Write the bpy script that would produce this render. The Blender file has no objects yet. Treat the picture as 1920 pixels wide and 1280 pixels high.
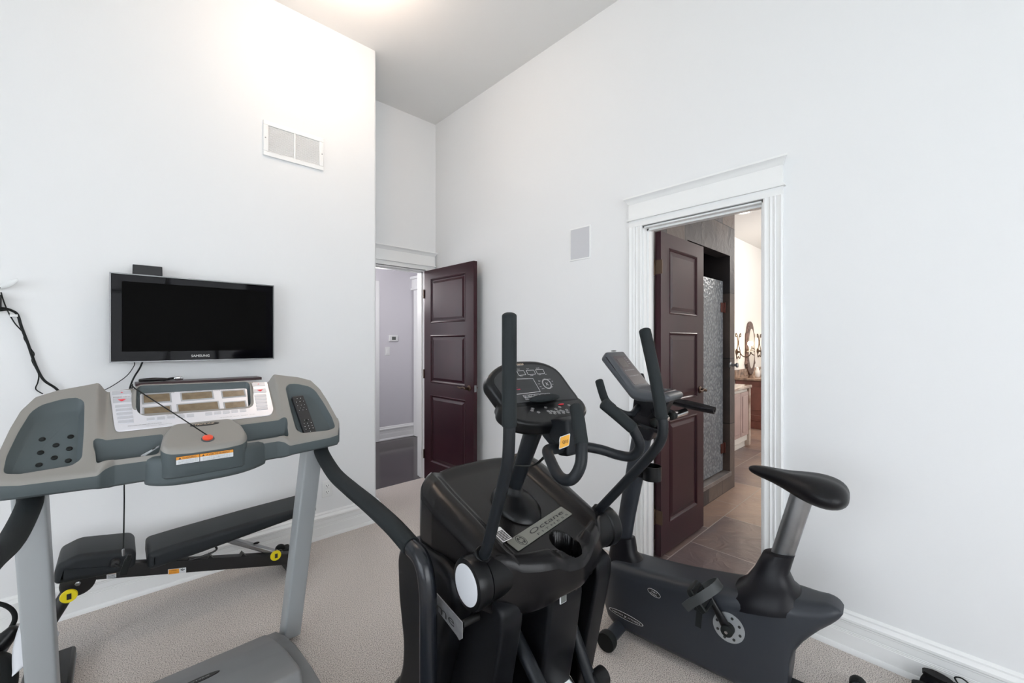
import bpy, math, random
from mathutils import Vector, Matrix
random.seed(4)
PI = math.pi
COL = bpy.context.scene.collection
SC = bpy.context.scene

# ------------------------------------------------------------------ camera geometry (metres; X along the left wall, Y along the right wall)
CH = 1.4; FPX = 783.0
_n = math.hypot(830, 783)
AX = (830/_n, 783/_n); AY = (-783/_n, 830/_n)
def ray(px, py):
    a = (px-960)/FPX
    return (a*AX[0]+AX[1], a*AY[0]+AY[1], (640-py)/FPX)
def onX(px, py, x):
    d = ray(px, py); t = x/d[0]; return (x, t*d[1], CH+t*d[2])
def onY(px, py, y):
    d = ray(px, py); t = y/d[1]; return (t*d[0], y, CH+t*d[2])
def onZ(px, py, z):
    d = ray(px, py); t = (z-CH)/d[2]; return (t*d[0], t*d[1], z)

class Frame:
    """a machine's own axes: x to its user's right, y forward, z up"""
    def __init__(s, o, ang):
        a = math.radians(ang); r, w = math.sin(a), math.cos(a)
        s.h = (r*AX[0]+w*AX[1], r*AY[0]+w*AY[1]); s.l = (s.h[1], -s.h[0]); s.o = o
        s.rot = math.atan2(s.l[1], s.l[0])
    def loc(s, p):
        dx, dy = p[0]-s.o[0], p[1]-s.o[1]
        return (dx*s.l[0]+dy*s.l[1], dx*s.h[0]+dy*s.h[1], p[2])
    def at(s, px, py, k, c):
        d = ray(px, py); d = (d[0]*s.l[0]+d[1]*s.l[1], d[0]*s.h[0]+d[1]*s.h[1], d[2])
        o = s.loc((0, 0, CH)); t = (c-o[k])/d[k]
        return tuple(o[i]+t*d[i] for i in range(3))

# ------------------------------------------------------------------ materials
def s2l(c):
    return tuple(((v/255)/12.92 if v/255 <= .04045 else ((v/255+.055)/1.055)**2.4) for v in c)
def mat(name, col, rough=.5, metal=0., spec=.5, bump=0., bscale=200., var=0., vscale=20., coat=0., emit=None, estr=0., trans=0., alpha=1., col2=None, detail=3., sheen=0.):
    m = bpy.data.materials.new(name); m.use_nodes = True
    nt = m.node_tree; b = nt.nodes['Principled BSDF']
    c = tuple(col)+(1,)
    b.inputs['Base Color'].default_value = c
    b.inputs['Roughness'].default_value = rough
    b.inputs['Metallic'].default_value = metal
    b.inputs['Specular IOR Level'].default_value = spec
    b.inputs['Coat Weight'].default_value = coat
    b.inputs['Coat Roughness'].default_value = .15
    b.inputs['Transmission Weight'].default_value = trans
    b.inputs['Sheen Weight'].default_value = sheen
    b.inputs['Alpha'].default_value = alpha
    if emit:
        b.inputs['Emission Color'].default_value = tuple(emit)+(1,)
        b.inputs['Emission Strength'].default_value = estr
    tc = nt.nodes.new('ShaderNodeTexCoord')
    if var > 0 or col2:
        n = nt.nodes.new('ShaderNodeTexNoise'); n.inputs['Scale'].default_value = vscale; n.inputs['Detail'].default_value = detail
        nt.links.new(tc.outputs['Object'], n.inputs['Vector'])
        r = nt.nodes.new('ShaderNodeValToRGB')
        r.color_ramp.elements[0].position = .35; r.color_ramp.elements[1].position = .65
        if col2:
            r.color_ramp.elements[0].color = c; r.color_ramp.elements[1].color = tuple(col2)+(1,)
        else:
            r.color_ramp.elements[0].color = tuple(v*(1-var) for v in col)+(1,)
            r.color_ramp.elements[1].color = tuple(min(1, v*(1+var)) for v in col)+(1,)
        nt.links.new(n.outputs['Fac'], r.inputs['Fac'])
        nt.links.new(r.outputs['Color'], b.inputs['Base Color'])
    if bump > 0:
        n = nt.nodes.new('ShaderNodeTexNoise'); n.inputs['Scale'].default_value = bscale; n.inputs['Detail'].default_value = 2
        nt.links.new(tc.outputs['Object'], n.inputs['Vector'])
        bp = nt.nodes.new('ShaderNodeBump'); bp.inputs['Strength'].default_value = bump; bp.inputs['Distance'].default_value = .002
        nt.links.new(n.outputs['Fac'], bp.inputs['Height']); nt.links.new(bp.outputs['Normal'], b.inputs['Normal'])
    return m

def tile_mat(name, cols, grout, bw, bh, rough, off=.5, bumpd=.004, vein=3.0, shift=(0, 0, 0), rot=(0, 0, 0)):
    m = bpy.data.materials.new(name); m.use_nodes = True
    nt = m.node_tree; b = nt.nodes['Principled BSDF']
    tc = nt.nodes.new('ShaderNodeTexCoord'); mp = nt.nodes.new('ShaderNodeMapping')
    mp.inputs['Location'].default_value = shift; mp.inputs['Rotation'].default_value = rot
    nt.links.new(tc.outputs['Object'], mp.inputs['Vector'])
    br = nt.nodes.new('ShaderNodeTexBrick'); br.offset = off
    br.inputs['Scale'].default_value = 1; br.inputs['Brick Width'].default_value = bw; br.inputs['Row Height'].default_value = bh
    br.inputs['Mortar Size'].default_value = .0035; br.inputs['Bias'].default_value = 0
    br.inputs['Color1'].default_value = (0, 0, 0, 1); br.inputs['Color2'].default_value = (1, 1, 1, 1); br.inputs['Mortar'].default_value = (.5, .5, .5, 1)
    nt.links.new(mp.outputs[0], br.inputs['Vector'])
    n1 = nt.nodes.new('ShaderNodeTexNoise'); n1.inputs['Scale'].default_value = vein; n1.inputs['Detail'].default_value = 6; n1.inputs['Distortion'].default_value = 1.5
    nt.links.new(mp.outputs[0], n1.inputs['Vector'])
    mx = nt.nodes.new('ShaderNodeMix'); mx.data_type = 'FLOAT'; mx.inputs[0].default_value = .55
    nt.links.new(br.outputs['Color'], mx.inputs[2]); nt.links.new(n1.outputs['Fac'], mx.inputs[3])
    r = nt.nodes.new('ShaderNodeValToRGB')
    e = r.color_ramp.elements
    e[0].position = .18; e[0].color = cols[0]+(1,); e[1].position = .82; e[1].color = cols[-1]+(1,)
    for i, cc in enumerate(cols[1:-1]):
        q = e.new(.18+.64*(i+1)/(len(cols)-1)); q.color = cc+(1,)
    nt.links.new(mx.outputs[0], r.inputs['Fac'])
    m2 = nt.nodes.new('ShaderNodeMix'); m2.data_type = 'RGBA'
    nt.links.new(br.outputs['Fac'], m2.inputs[0]); nt.links.new(r.outputs['Color'], m2.inputs[6]); m2.inputs[7].default_value = grout+(1,)
    nt.links.new(m2.outputs[2], b.inputs['Base Color'])
    b.inputs['Roughness'].default_value = rough
    n2 = nt.nodes.new('ShaderNodeTexNoise'); n2.inputs['Scale'].default_value = 5; n2.inputs['Detail'].default_value = 8; n2.inputs['Distortion'].default_value = 2.5
    nt.links.new(mp.outputs[0], n2.inputs['Vector'])
    ma = nt.nodes.new('ShaderNodeMath'); ma.operation = 'SUBTRACT'
    nt.links.new(n2.outputs['Fac'], ma.inputs[0]); nt.links.new(br.outputs['Fac'], ma.inputs[1])
    bp = nt.nodes.new('ShaderNodeBump'); bp.inputs['Strength'].default_value = .9; bp.inputs['Distance'].default_value = bumpd*1.6
    nt.links.new(ma.outputs[0], bp.inputs['Height']); nt.links.new(bp.outputs['Normal'], b.inputs['Normal'])
    return m

def carpet_mat():
    m = bpy.data.materials.new('carpet'); m.use_nodes = True
    nt = m.node_tree; b = nt.nodes['Principled BSDF']
    tc = nt.nodes.new('ShaderNodeTexCoord')
    n = nt.nodes.new('ShaderNodeTexNoise'); n.inputs['Scale'].default_value = 260; n.inputs['Detail'].default_value = 3
    nt.links.new(tc.outputs['Object'], n.inputs['Vector'])
    r = nt.nodes.new('ShaderNodeValToRGB'); e = r.color_ramp.elements
    e[0].position = .36; e[0].color = (.18, .16, .15, 1); e[1].position = .60; e[1].color = (.82, .755, .71, 1)
    q = e.new(.45); q.color = (.55, .50, .465, 1)
    nt.links.new(n.outputs['Fac'], r.inputs['Fac']); nt.links.new(r.outputs['Color'], b.inputs['Base Color'])
    b.inputs['Roughness'].default_value = .95; b.inputs['Specular IOR Level'].default_value = .1
    bp = nt.nodes.new('ShaderNodeBump'); bp.inputs['Strength'].default_value = .7; bp.inputs['Distance'].default_value = .004
    nt.links.new(n.outputs['Fac'], bp.inputs['Height']); nt.links.new(bp.outputs['Normal'], b.inputs['Normal'])
    return m

def glass_mat(name, obscure=False):
    m = bpy.data.materials.new(name); m.use_nodes = True
    nt = m.node_tree; b = nt.nodes['Principled BSDF']
    if obscure:
        b.inputs['Roughness'].default_value = .3
        b.inputs['Transmission Weight'].default_value = .15; b.inputs['Metallic'].default_value = .2
        tc = nt.nodes.new('ShaderNodeTexCoord'); n = nt.nodes.new('ShaderNodeTexVoronoi'); n.inputs['Scale'].default_value = 38
        r = nt.nodes.new('ShaderNodeValToRGB'); r.color_ramp.elements[0].color = (.42, .45, .48, 1); r.color_ramp.elements[1].color = (.16, .18, .20, 1); r.color_ramp.elements[1].position = .6
        nt.links.new(n.outputs['Distance'], r.inputs['Fac']); nt.links.new(r.outputs['Color'], b.inputs['Base Color'])
        nt.links.new(tc.outputs['Object'], n.inputs['Vector'])
        bp = nt.nodes.new('ShaderNodeBump'); bp.inputs['Strength'].default_value = .8; bp.inputs['Distance'].default_value = .006
        nt.links.new(n.outputs['Distance'], bp.inputs['Height']); nt.links.new(bp.outputs['Normal'], b.inputs['Normal'])
    else:
        b.inputs['Base Color'].default_value = (1, 1, 1, 1); b.inputs['Roughness'].default_value = 0
        b.inputs['Transmission Weight'].default_value = 1; b.inputs['IOR'].default_value = 1.02
    return m

M = dict(
    wall=mat('wall_paint', (.80, .81, .82), .75, spec=.25, bump=.08, bscale=120),
    ceil=mat('ceiling_paint', (.78, .78, .775), .85, spec=.2),
    hallwall=mat('hall_paint', (.66, .65, .69), .8, spec=.2),
    bathwall=mat('bath_paint', (.84, .83, .81), .8, spec=.2),
    trim=mat('white_trim', (.84, .85, .85), .35, spec=.45),
    carpet=carpet_mat(),
    hallfloor=mat('dark_wood_floor', (.018, .009, .011), .14, spec=.4, col2=(.032, .018, .021), vscale=4, detail=8),
    slate=tile_mat('slate_floor', [(.085, .065, .075), (.15, .108, .105), (.23, .155, .125), (.34, .225, .17)], (.36, .31, .29), .62, .41, .34, shift=(.18, .37, 0), vein=1.6),
    slatewall=tile_mat('slate_wall', [(.020, .018, .022), (.050, .041, .040), (.125, .092, .075), (.060, .056, .060)], (.008, .008, .008), .31, .62, .55, off=.5, rot=(PI/2, 0, 0), vein=1.3),
    wood=mat('mahogany', (.026, .0065, .012), .30, spec=.30, col2=(.038, .010, .015), vscale=3, detail=6),
    brownwood=mat('vanity_wood', (.16, .055, .04), .35, var=.2, vscale=6),
    pinkwood=mat('glazed_cabinet', (.42, .30, .27), .3, var=.08, vscale=5),
    creamwood=mat('cream_cabinet', (.72, .68, .62), .35),
    marble=mat('brown_marble', (.10, .06, .045), .12, col2=(.42, .28, .20), vscale=9, detail=8),
    marblelt=mat('light_marble', (.60, .50, .42), .12, col2=(.28, .17, .12), vscale=6, detail=8),
    bronze=mat('aged_bronze', (.10, .065, .045), .4, metal=.8),
    mirrorframe=mat('carved_frame', (.13, .085, .075), .45, metal=.3, var=.4, vscale=30, bump=.5, bscale=60),
    mirror=mat('mirror_glass', (.8, .8, .8), .02, metal=1),
    bulb=mat('lit_bulb', (1, .9, .75), .5, emit=(1, .80, .55), estr=60),
    downlight=mat('lit_downlight', (1, 1, 1), .5, emit=(1, .95, .88), estr=9),
    lampglass=mat('lit_lamp_glass', (1, .96, .9), .5, emit=(1, .90, .78), estr=3),
    glass=glass_mat('clear_glass'), obscure=glass_mat('textured_glass', True),
    satblack=mat('satin_black_plastic', (.0045, .005, .006), .30, spec=.28, bump=.05, bscale=500),
    blacktop=mat('brown_black_plastic', (.0046, .0044, .0052), .26, spec=.30, bump=.06, bscale=500),
    bodyblack=mat('blue_black_plastic', (.0055, .0062, .008), .40, spec=.20, bump=.06, bscale=500),
    deepblack=mat('deep_black', (.004, .004, .004), .6, spec=.3),
    glosssteel=mat('gloss_black_steel', (.008, .010, .014), .27, spec=.5),
    foam=mat('foam_grip', (.017, .021, .023), .75, spec=.22, bump=.25, bscale=500),
    steelblk=mat('powder_black_steel', (.009, .011, .014), .42, spec=.26),
    bike=mat('graphite_bike_shell', (.029, .033, .041), .38, spec=.36, bump=.06, bscale=600),
    bikeblk=mat('bike_black_boot', (.006, .006, .0085), .38, spec=.25),
    conshell=mat('bike_console_shell', (.060, .066, .076), .42, spec=.5),
    conface=mat('bike_console_face', (.05, .040, .047), .4, spec=.3),
    saddle=mat('saddle_vinyl', (.004, .004, .0055), .40, spec=.30, bump=.15, bscale=300),
    chrome=mat('chrome', (.75, .76, .78), .12, metal=1),
    satsteel=mat('satin_steel', (.34, .345, .355), .32, metal=1, var=.15, vscale=9),
    silver=mat('silver_powder_coat', (.40, .425, .44), .42, metal=.25, spec=.5),
    silverdisc=mat('pale_silver_cap', (.70, .72, .76), .4, metal=.2),
    tmtop=mat('taupe_grey_plastic', (.245, .232, .215), .42, spec=.5, bump=.12, bscale=700),
    tmdark=mat('slate_grey_plastic', (.075, .092, .098), .55, spec=.3, bump=.12, bscale=700),
    hood=mat('grey_hood', (.21, .21, .215), .48, spec=.45, bump=.08, bscale=500),
    panel=mat('silver_white_panel', (.66, .66, .70), .3, metal=.2, spec=.5, coat=.3),
    panelbtn=mat('silver_button', (.50, .51, .55), .35, metal=.2),
    lcdframe=mat('lcd_frame', (.34, .35, .37), .4),
    lcd=mat('lcd', (.17, .125, .075), .2, var=.15, vscale=50),
    rubber=mat('black_rubber', (.008, .010, .010), .6, spec=.25),
    red=mat('red_orange_plastic', (.80, .075, .03), .35, spec=.5),
    redink=mat('red_ink', (.75, .03, .05), .5),
    yellow=mat('yellow_plastic', (.82, .66, .01), .4),
    orange=mat('orange_ink', (.75, .30, .02), .5),
    whitelbl=mat('white_label', (.66, .68, .70), .45),
    ink=mat('dark_ink', (.015, .015, .015), .5),
    wink=mat('white_ink', (.72, .72, .72), .5),
    tanink=mat('tan_ink', (.75, .60, .45), .5),
    greyink=mat('grey_ink', (.10, .11, .10), .5),
    logo=mat('olive_silver_plate', (.21, .21, .185), .28, metal=.35, spec=.6),
    vinyl=mat('bench_vinyl', (.013, .016, .019), .5, spec=.3, bump=.15, bscale=500),
    benchfr=mat('bench_black_frame', (.010, .010, .011), .42, spec=.45),
    tvblack=mat('gloss_black_bezel', (.003, .003, .0045), .05, spec=.08),
    tvscreen=mat('tv_screen', (.0006, .0006, .0006), .55, spec=.06),
    clear=mat('clear_edge', (.22, .23, .24), .1, spec=.5),
    shelf=mat('dark_shelf', (.045, .022, .025), .35),
    whiteplastic=mat('white_plastic', (.78, .79, .79), .4),
    spk=mat('speaker_grille', (.58, .59, .62), .6, bump=.3, bscale=400),
    ventslat=mat('vent_slat', (.95, .95, .95), .5),
    remote=mat('remote_plastic', (.018, .018, .020), .45),
    shoe=mat('black_shoe_fabric', (.005, .0055, .007), .8, bump=.4, bscale=300, spec=.1),
    belt=mat('walking_belt', (.012, .012, .012), .7),
    led=mat('red_led', (.5, .0, .05), .5, emit=(1, .02, .12), estr=.6),
    grass=mat('garden_grass', (.10, .22, .05), .9, var=.4, vscale=3),
    leaf=mat('tree_leaves', (.08, .20, .05), .8, var=.4, vscale=5),
)

# ------------------------------------------------------------------ mesh helpers
def V(*a): return Vector(a)
def catmull(pts, n=8, closed=False):
    P = [Vector(p) for p in pts]; out = []; N = len(P)
    rng = range(N) if closed else range(N-1)
    for i in rng:
        if closed: a, b, c, d = P[(i-1) % N], P[i], P[(i+1) % N], P[(i+2) % N]
        else: a, b, c, d = P[max(i-1, 0)], P[i], P[i+1], P[min(i+2, N-1)]
        for k in range(n):
            t = k/n
            out.append(.5*((2*b)+(c-a)*t+(2*a-5*b+4*c-d)*t*t+(3*b-a-3*c+d)*t**3))
    if not closed: out.append(P[-1])
    return out
def round_poly(pts, r=.02, n=4):
    """corners of a closed 2D outline cut by arcs; r may be a list"""
    out = []; N = len(pts)
    for i in range(N):
        p = Vector(pts[i][:2]); a = Vector(pts[i-1][:2]); b = Vector(pts[(i+1) % N][:2])
        rr = r[i] if isinstance(r, (list, tuple)) else r
        la, lb = (a-p).length, (b-p).length
        rr = min(rr, la*.48, lb*.48)
        if rr < 1e-5: out.append(tuple(p)); continue
        A = p+(a-p).normalized()*rr; B = p+(b-p).normalized()*rr
        for k in range(n+1):
            t = k/n; q = A*(1-t)**2+p*2*t*(1-t)+B*t*t; out.append((q.x, q.y))
    return out
def inset2(pts, d):
    N = len(pts); out = []
    area = sum(pts[i][0]*pts[(i+1) % N][1]-pts[(i+1) % N][0]*pts[i][1] for i in range(N))
    sg = 1 if area > 0 else -1
    for i in range(N):
        a = Vector(pts[i-1]); p = Vector(pts[i]); b = Vector(pts[(i+1) % N])
        e1 = (p-a); e2 = (b-p)
        if e1.length < 1e-9: e1 = e2
        if e2.length < 1e-9: e2 = e1
        e1 = e1.normalized(); e2 = e2.normalized()
        n1 = Vector((-e1.y, e1.x)); n2 = Vector((-e2.y, e2.x)); m = n1+n2
        if m.length < 1e-6: m = n1
        m = m.normalized(); k = max(.55, m.dot(n1))
        q = p+m*(sg*d/k); out.append((q.x, q.y))
    return out

def inset_field(poly, r):
    """inward offset vectors of length up to r, shortened where the outline is narrow"""
    N = len(poly); full = inset2(poly, 1e-4); nrm = []
    for p, q in zip(poly, full):
        v = Vector(q)-Vector(p); nrm.append(v.normalized() if v.length > 0 else Vector((0, 1)))
    lim = []
    for i in range(N):
        p = Vector(poly[i]); d = nrm[i]; best = 1e9
        for j in range(N):
            if j == i or (j+1) % N == i: continue
            a, b = Vector(poly[j]), Vector(poly[(j+1) % N]); e = b-a; den = d.x*e.y-d.y*e.x
            if abs(den) < 1e-12: continue
            w = a-p; t = (w.x*e.y-w.y*e.x)/den; u = (w.x*d.y-w.y*d.x)/den
            if t > 1e-5 and -1e-6 <= u <= 1+1e-6: best = min(best, t)
        lim.append(min(r, best*.40))
    for _ in range(3): lim = [min(lim[i], (lim[i-1]+lim[i]+lim[(i+1) % N])/3) for i in range(N)]
    return [(n.x*l, n.y*l) for n, l in zip(nrm, lim)]
def carve(obj, cutter, mats_from_cutter=True):
    """subtract cutter from obj for good, then drop the cutter"""
    md = obj.modifiers.new('cut', 'BOOLEAN'); md.operation = 'DIFFERENCE'; md.object = cutter; md.solver = 'EXACT'; md.material_mode = 'TRANSFER'
    bpy.context.view_layer.update(); dg = bpy.context.evaluated_depsgraph_get(); dg.update()
    me = bpy.data.meshes.new_from_object(obj.evaluated_get(dg)); old = obj.data
    obj.modifiers.remove(md); obj.data = me; me.name = old.name; bpy.data.meshes.remove(old)
    bpy.data.objects.remove(cutter); return obj
class MB:
    def __init__(s): s.v = []; s.f = []; s.m = []
    def add(s, vs, fs, mi=0, mtx=None):
        o = len(s.v)
        s.v += [tuple((mtx @ Vector(p)) if mtx else p) for p in vs]
        s.f += [tuple(i+o for i in f) for f in fs]; s.m += [mi]*len(fs); return s
    def box(s, a, b, mi=0, mtx=None):
        x0, y0, z0 = a; x1, y1, z1 = b
        vs = [(x0, y0, z0), (x1, y0, z0), (x1, y1, z0), (x0, y1, z0), (x0, y0, z1), (x1, y0, z1), (x1, y1, z1), (x0, y1, z1)]
        return s.add(vs, [(0, 3, 2, 1), (4, 5, 6, 7), (0, 1, 5, 4), (1, 2, 6, 5), (2, 3, 7, 6), (3, 0, 4, 7)], mi, mtx)
    def rings(s, rings, closed=False, cap=True, mi=0):
        n = len(rings[0]); vs = [tuple(p) for r in rings for p in r]; fs = []
        R = len(rings)
        for i in range(R if closed else R-1):
            j = (i+1) % R
            for k in range(n):
                l = (k+1) % n
                fs.append((i*n+k, i*n+l, j*n+l, j*n+k))
        if cap and not closed:
            fs.append(tuple(range(n-1, -1, -1))); fs.append(tuple((R-1)*n+k for k in range(n)))
        return s.add(vs, fs, mi)
    def tube(s, pts, r, n=14, sm=0, closed=False, flat=None, up=None, mi=0, dome=True):
        """round (or, with flat=(a,b), oval) tube; r one radius or one per given point"""
        P0 = [Vector(p) for p in pts]; rr = r if isinstance(r, (list, tuple)) else [r]*len(P0)
        if sm:
            R4 = catmull([(q, 0, 0) for q in rr], sm, closed); P = catmull(P0, sm, closed); rr = [q.x for q in R4]
        else: P = P0
        N = len(P); rings = []; u = None
        for i in range(N):
            if closed: t = P[(i+1) % N]-P[i-1]
            else: t = P[min(i+1, N-1)]-P[max(i-1, 0)]
            t = t.normalized()
            if u is None:
                g = Vector(up) if up else (Vector((0, 0, 1)) if abs(t.z) < .9 else Vector((1, 0, 0)))
                u = (g-t*g.dot(t)).normalized()
            else: u = (u-t*u.dot(t)).normalized()
            w = t.cross(u)
            fa, fb = flat if flat else (1, 1)
            ring = [P[i]+u*math.cos(2*PI*k/n)*rr[i]*fa+w*math.sin(2*PI*k/n)*rr[i]*fb for k in range(n)]
            rings.append(ring)
        if dome and not closed:
            def domeend(c, ring, t, rad):
                o = []
                for q in (.35, .7, .92):
                    o.append([c+(p-c)*math.sqrt(1-q*q)+t*rad*q*.5 for p in ring])
                return o
            t0 = (P[0]-P[1]).normalized(); t1 = (P[-1]-P[-2]).normalized()
            a = domeend(P[0], rings[0], t0, rr[0]); b = domeend(P[-1], rings[-1], t1, rr[-1])
            rings = a[::-1]+rings+b
        return s.rings(rings, closed, True, mi)
    def lathe(s, prof, c=(0, 0, 0), axis='z', n=28, mi=0, mtx=None):
        """prof [(radius, height)] turned about an axis through c"""
        rings = []
        for r, h in prof:
            ring = []
            for k in range(n):
                a = 2*PI*k/n; x, y = r*math.cos(a), r*math.sin(a)
                p = {'z': (x, y, h), 'x': (h, x, y), 'y': (x, h, y)}[axis]
                q = Vector(p)
                if mtx: q = mtx @ q
                ring.append(q+Vector(c))
            rings.append(ring)
        return s.rings(rings, False, True, mi)
    def prism(s, poly, f0, f1, mi=0):
        """poly 2D points, f0/f1 map (a,b) to 3D on the two faces"""
        return s.rings([[Vector(f0(*p)) for p in poly], [Vector(f1(*p)) for p in poly]], mi=mi)
    def pillow(s, poly, w, r, put, c=0., steps=4, mi=0, r2=None):
        """slab of outline poly, half thickness w, rounded edge r; put(lat, a, b) -> 3D"""
        loops = []
        for k in range(steps+1):
            th = PI/2*(1-k/steps); loops.append((-(w-r+r*math.sin(th)), r*(1-math.cos(th))))
        for k in range(steps+1):
            th = PI/2*k/steps; loops.append((w-r+r*math.sin(th), r*(1-math.cos(th))))
        f = inset_field(poly, r*1.15); rings = []
        loops = [(loops[0][0], loops[0][1]+r*.15)]+loops+[(loops[-1][0], loops[-1][1]+r*.15)]
        for lat, ins in loops:
            k = ins/(r*1.15); rings.append([Vector(put(c+lat, p[0]+n[0]*k, p[1]+n[1]*k)) for p, n in zip(poly, f)])
        return s.rings(rings, mi=mi)
    def ball(s, c, rx, ry=None, rz=None, nu=18, nv=10, mi=0, mtx=None):
        ry = ry or rx; rz = rz or rx; rings = []
        for i in range(1, nv):
            th = PI*i/nv
            ring = []
            for k in range(nu):
                p = Vector((rx*math.sin(th)*math.cos(2*PI*k/nu), ry*math.sin(th)*math.sin(2*PI*k/nu), -rz*math.cos(th)))
                if mtx: p = mtx @ p
                ring.append(p+Vector(c))
            rings.append(ring)
        return s.rings(rings, mi=mi)
    def quad(s, o, u, v, t=.0012, mi=0, r=0.):
        """thin label: corner o, edges u and v, thickness t"""
        o, u, v = Vector(o), Vector(u), Vector(v); n = u.cross(v).normalized()*t
        if r:
            U, W = u.length, v.length
            pl = round_poly([(0, 0), (U, 0), (U, W), (0, W)], r, 4); uu, vv = u.normalized(), v.normalized()
            return s.prism(pl, lambda a, b: o+uu*a+vv*b, lambda a, b: o+uu*a+vv*b+n, mi)
        vs = [o, o+u, o+u+v, o+v]; vs = vs+[p+n for p in vs]
        return s.add([tuple(p) for p in vs], [(0, 3, 2, 1), (4, 5, 6, 7), (0, 1, 5, 4), (1, 2, 6, 5), (2, 3, 7, 6), (3, 0, 4, 7)], mi)
    def text(s, body, o, u, v, size, t=.0006, mi=0, width=None, align='LEFT', shear=0.):
        """letters lying on the plane of unit directions u (reading) and v (up) from baseline point o"""
        cu = bpy.data.curves.new('lettering', 'FONT'); cu.body = body; cu.size = 1; cu.align_x = align; cu.resolution_u = 2; cu.shear = shear
        ob = bpy.data.objects.new('lettering', cu); me = ob.to_mesh()
        o, u, v = Vector(o), Vector(u).normalized(), Vector(v).normalized(); n = u.cross(v).normalized()
        vs = [p.co.copy() for p in me.vertices]
        if vs:
            sx = size
            if width:
                xs = [p.x for p in vs]; sx = width/max(1e-6, max(xs)-min(xs))
                if align == 'LEFT': off = min(xs)
                else: off = 0
            else: off = 0
            k = len(vs)
            P = [tuple(o+u*((p.x-off)*sx)+v*(p.y*size)+n*t) for p in vs]
            s.add(P, [tuple(f.vertices) for f in me.polygons], mi)
        ob.to_mesh_clear(); bpy.data.objects.remove(ob); bpy.data.curves.remove(cu)
        return s
    def build(s, name, mats, parent=None, sharp=40, bevel=0., loc=None, seg=2, subsurf=0):
        me = bpy.data.meshes.new(name); base = Vector(loc) if loc else None
        vs = [tuple(Vector(p)-base) for p in s.v] if base else s.v
        me.from_pydata(vs, [], s.f); me.validate(clean_customdata=False)
        mats = mats if isinstance(mats, (list, tuple)) else [mats]
        for m_ in mats: me.materials.append(m_)
        if len(mats) > 1 and len(me.polygons) == len(s.m): me.polygons.foreach_set('material_index', s.m)
        import bmesh
        bm = bmesh.new(); bm.from_mesh(me); bmesh.ops.recalc_face_normals(bm, faces=bm.faces[:]); bm.to_mesh(me); bm.free()
        me.polygons.foreach_set('use_smooth', [True]*len(me.polygons))
        me.set_sharp_from_angle(angle=math.radians(sharp)); me.update()
        o = bpy.data.objects.new(name, me); COL.objects.link(o)
        if loc: o.location = loc
        if parent: o.parent = parent
        if bevel:
            b = o.modifiers.new('edge', 'BEVEL'); b.width = bevel; b.segments = seg; b.limit_method = 'ANGLE'; b.angle_limit = math.radians(35); b.harden_normals = False
        if subsurf:
            b = o.modifiers.new('sub', 'SUBSURF'); b.levels = subsurf; b.render_levels = subsurf
        return o

def tag(o, label=None, cat=None, group=None, kind=None):
    if label: o['label'] = label
    if cat: o['category'] = cat
    if group: o['group'] = group
    if kind: o['kind'] = kind
    return o
def root(name, label, cat, loc=(0, 0, 0), rot=0., group=None, kind=None):
    o = bpy.data.objects.new(name, None); COL.objects.link(o); o.location = loc; o.rotation_euler = (0, 0, rot)
    o.empty_display_size = .1
    return tag(o, label, cat, group, kind)
def struct(o, label=None):
    o['kind'] = 'structure'
    if label: o['label'] = label
    return o
def sub(a, b): return tuple(x-y for x, y in zip(a, b))
def lerp(a, b, t): return tuple(x+(y-x)*t for x, y in zip(a, b))

# ------------------------------------------------------------------ dimensions of the place
XB, YA, YC, HC = 2.41, 3.095, 3.72, 3.66
XE = 1.467            # where the left wall ends
XL, YR = -2.6, -2.4   # walls behind the camera
# ================================================================== ROOM SHELL
m = MB()
# left wall, with a rounded outside corner at its end
pl = [(XL-.15, YA), (XE-.02, YA)]
for k in range(7):
    a = -PI/2+PI/2*k/6; pl.append((XE-.02+.02*math.cos(a), YA+.02+.02*math.sin(a)))
pl += [(XE, YC+.14), (XL-.15, YC+.14)]
m.prism(pl, lambda a, b: (a, b, 0), lambda a, b: (a, b, HC))
struct(m.build('wall_left', M['wall']), 'pale grey wall the television hangs on')
# wall with the hall door (between the left wall's end and the right wall)
D1x0, D1x1, D1h = 1.50, 2.29, 2.125
m = MB(); m.box((XE, YC, 0), (D1x0, YC+.14, HC)); m.box((D1x1, YC, 0), (XB+.15, YC+.14, HC)); m.box((D1x0, YC, D1h), (D1x1, YC+.14, HC))
struct(m.build('wall_front', M['wall']), 'short wall over the open hall door')
# right wall with the bathroom door
D2y0, D2y1, D2h = .672, 1.352, 2.125
m = MB(); m.box((XB, YR-.15, 0), (XB+.12, D2y0, HC)); m.box((XB, D2y1, 0), (XB+.12, YC, HC)); m.box((XB, D2y0, D2h), (XB+.12, D2y1, HC))
struct(m.build('wall_right', M['wall']), 'long pale wall with the bathroom doorway')
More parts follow.
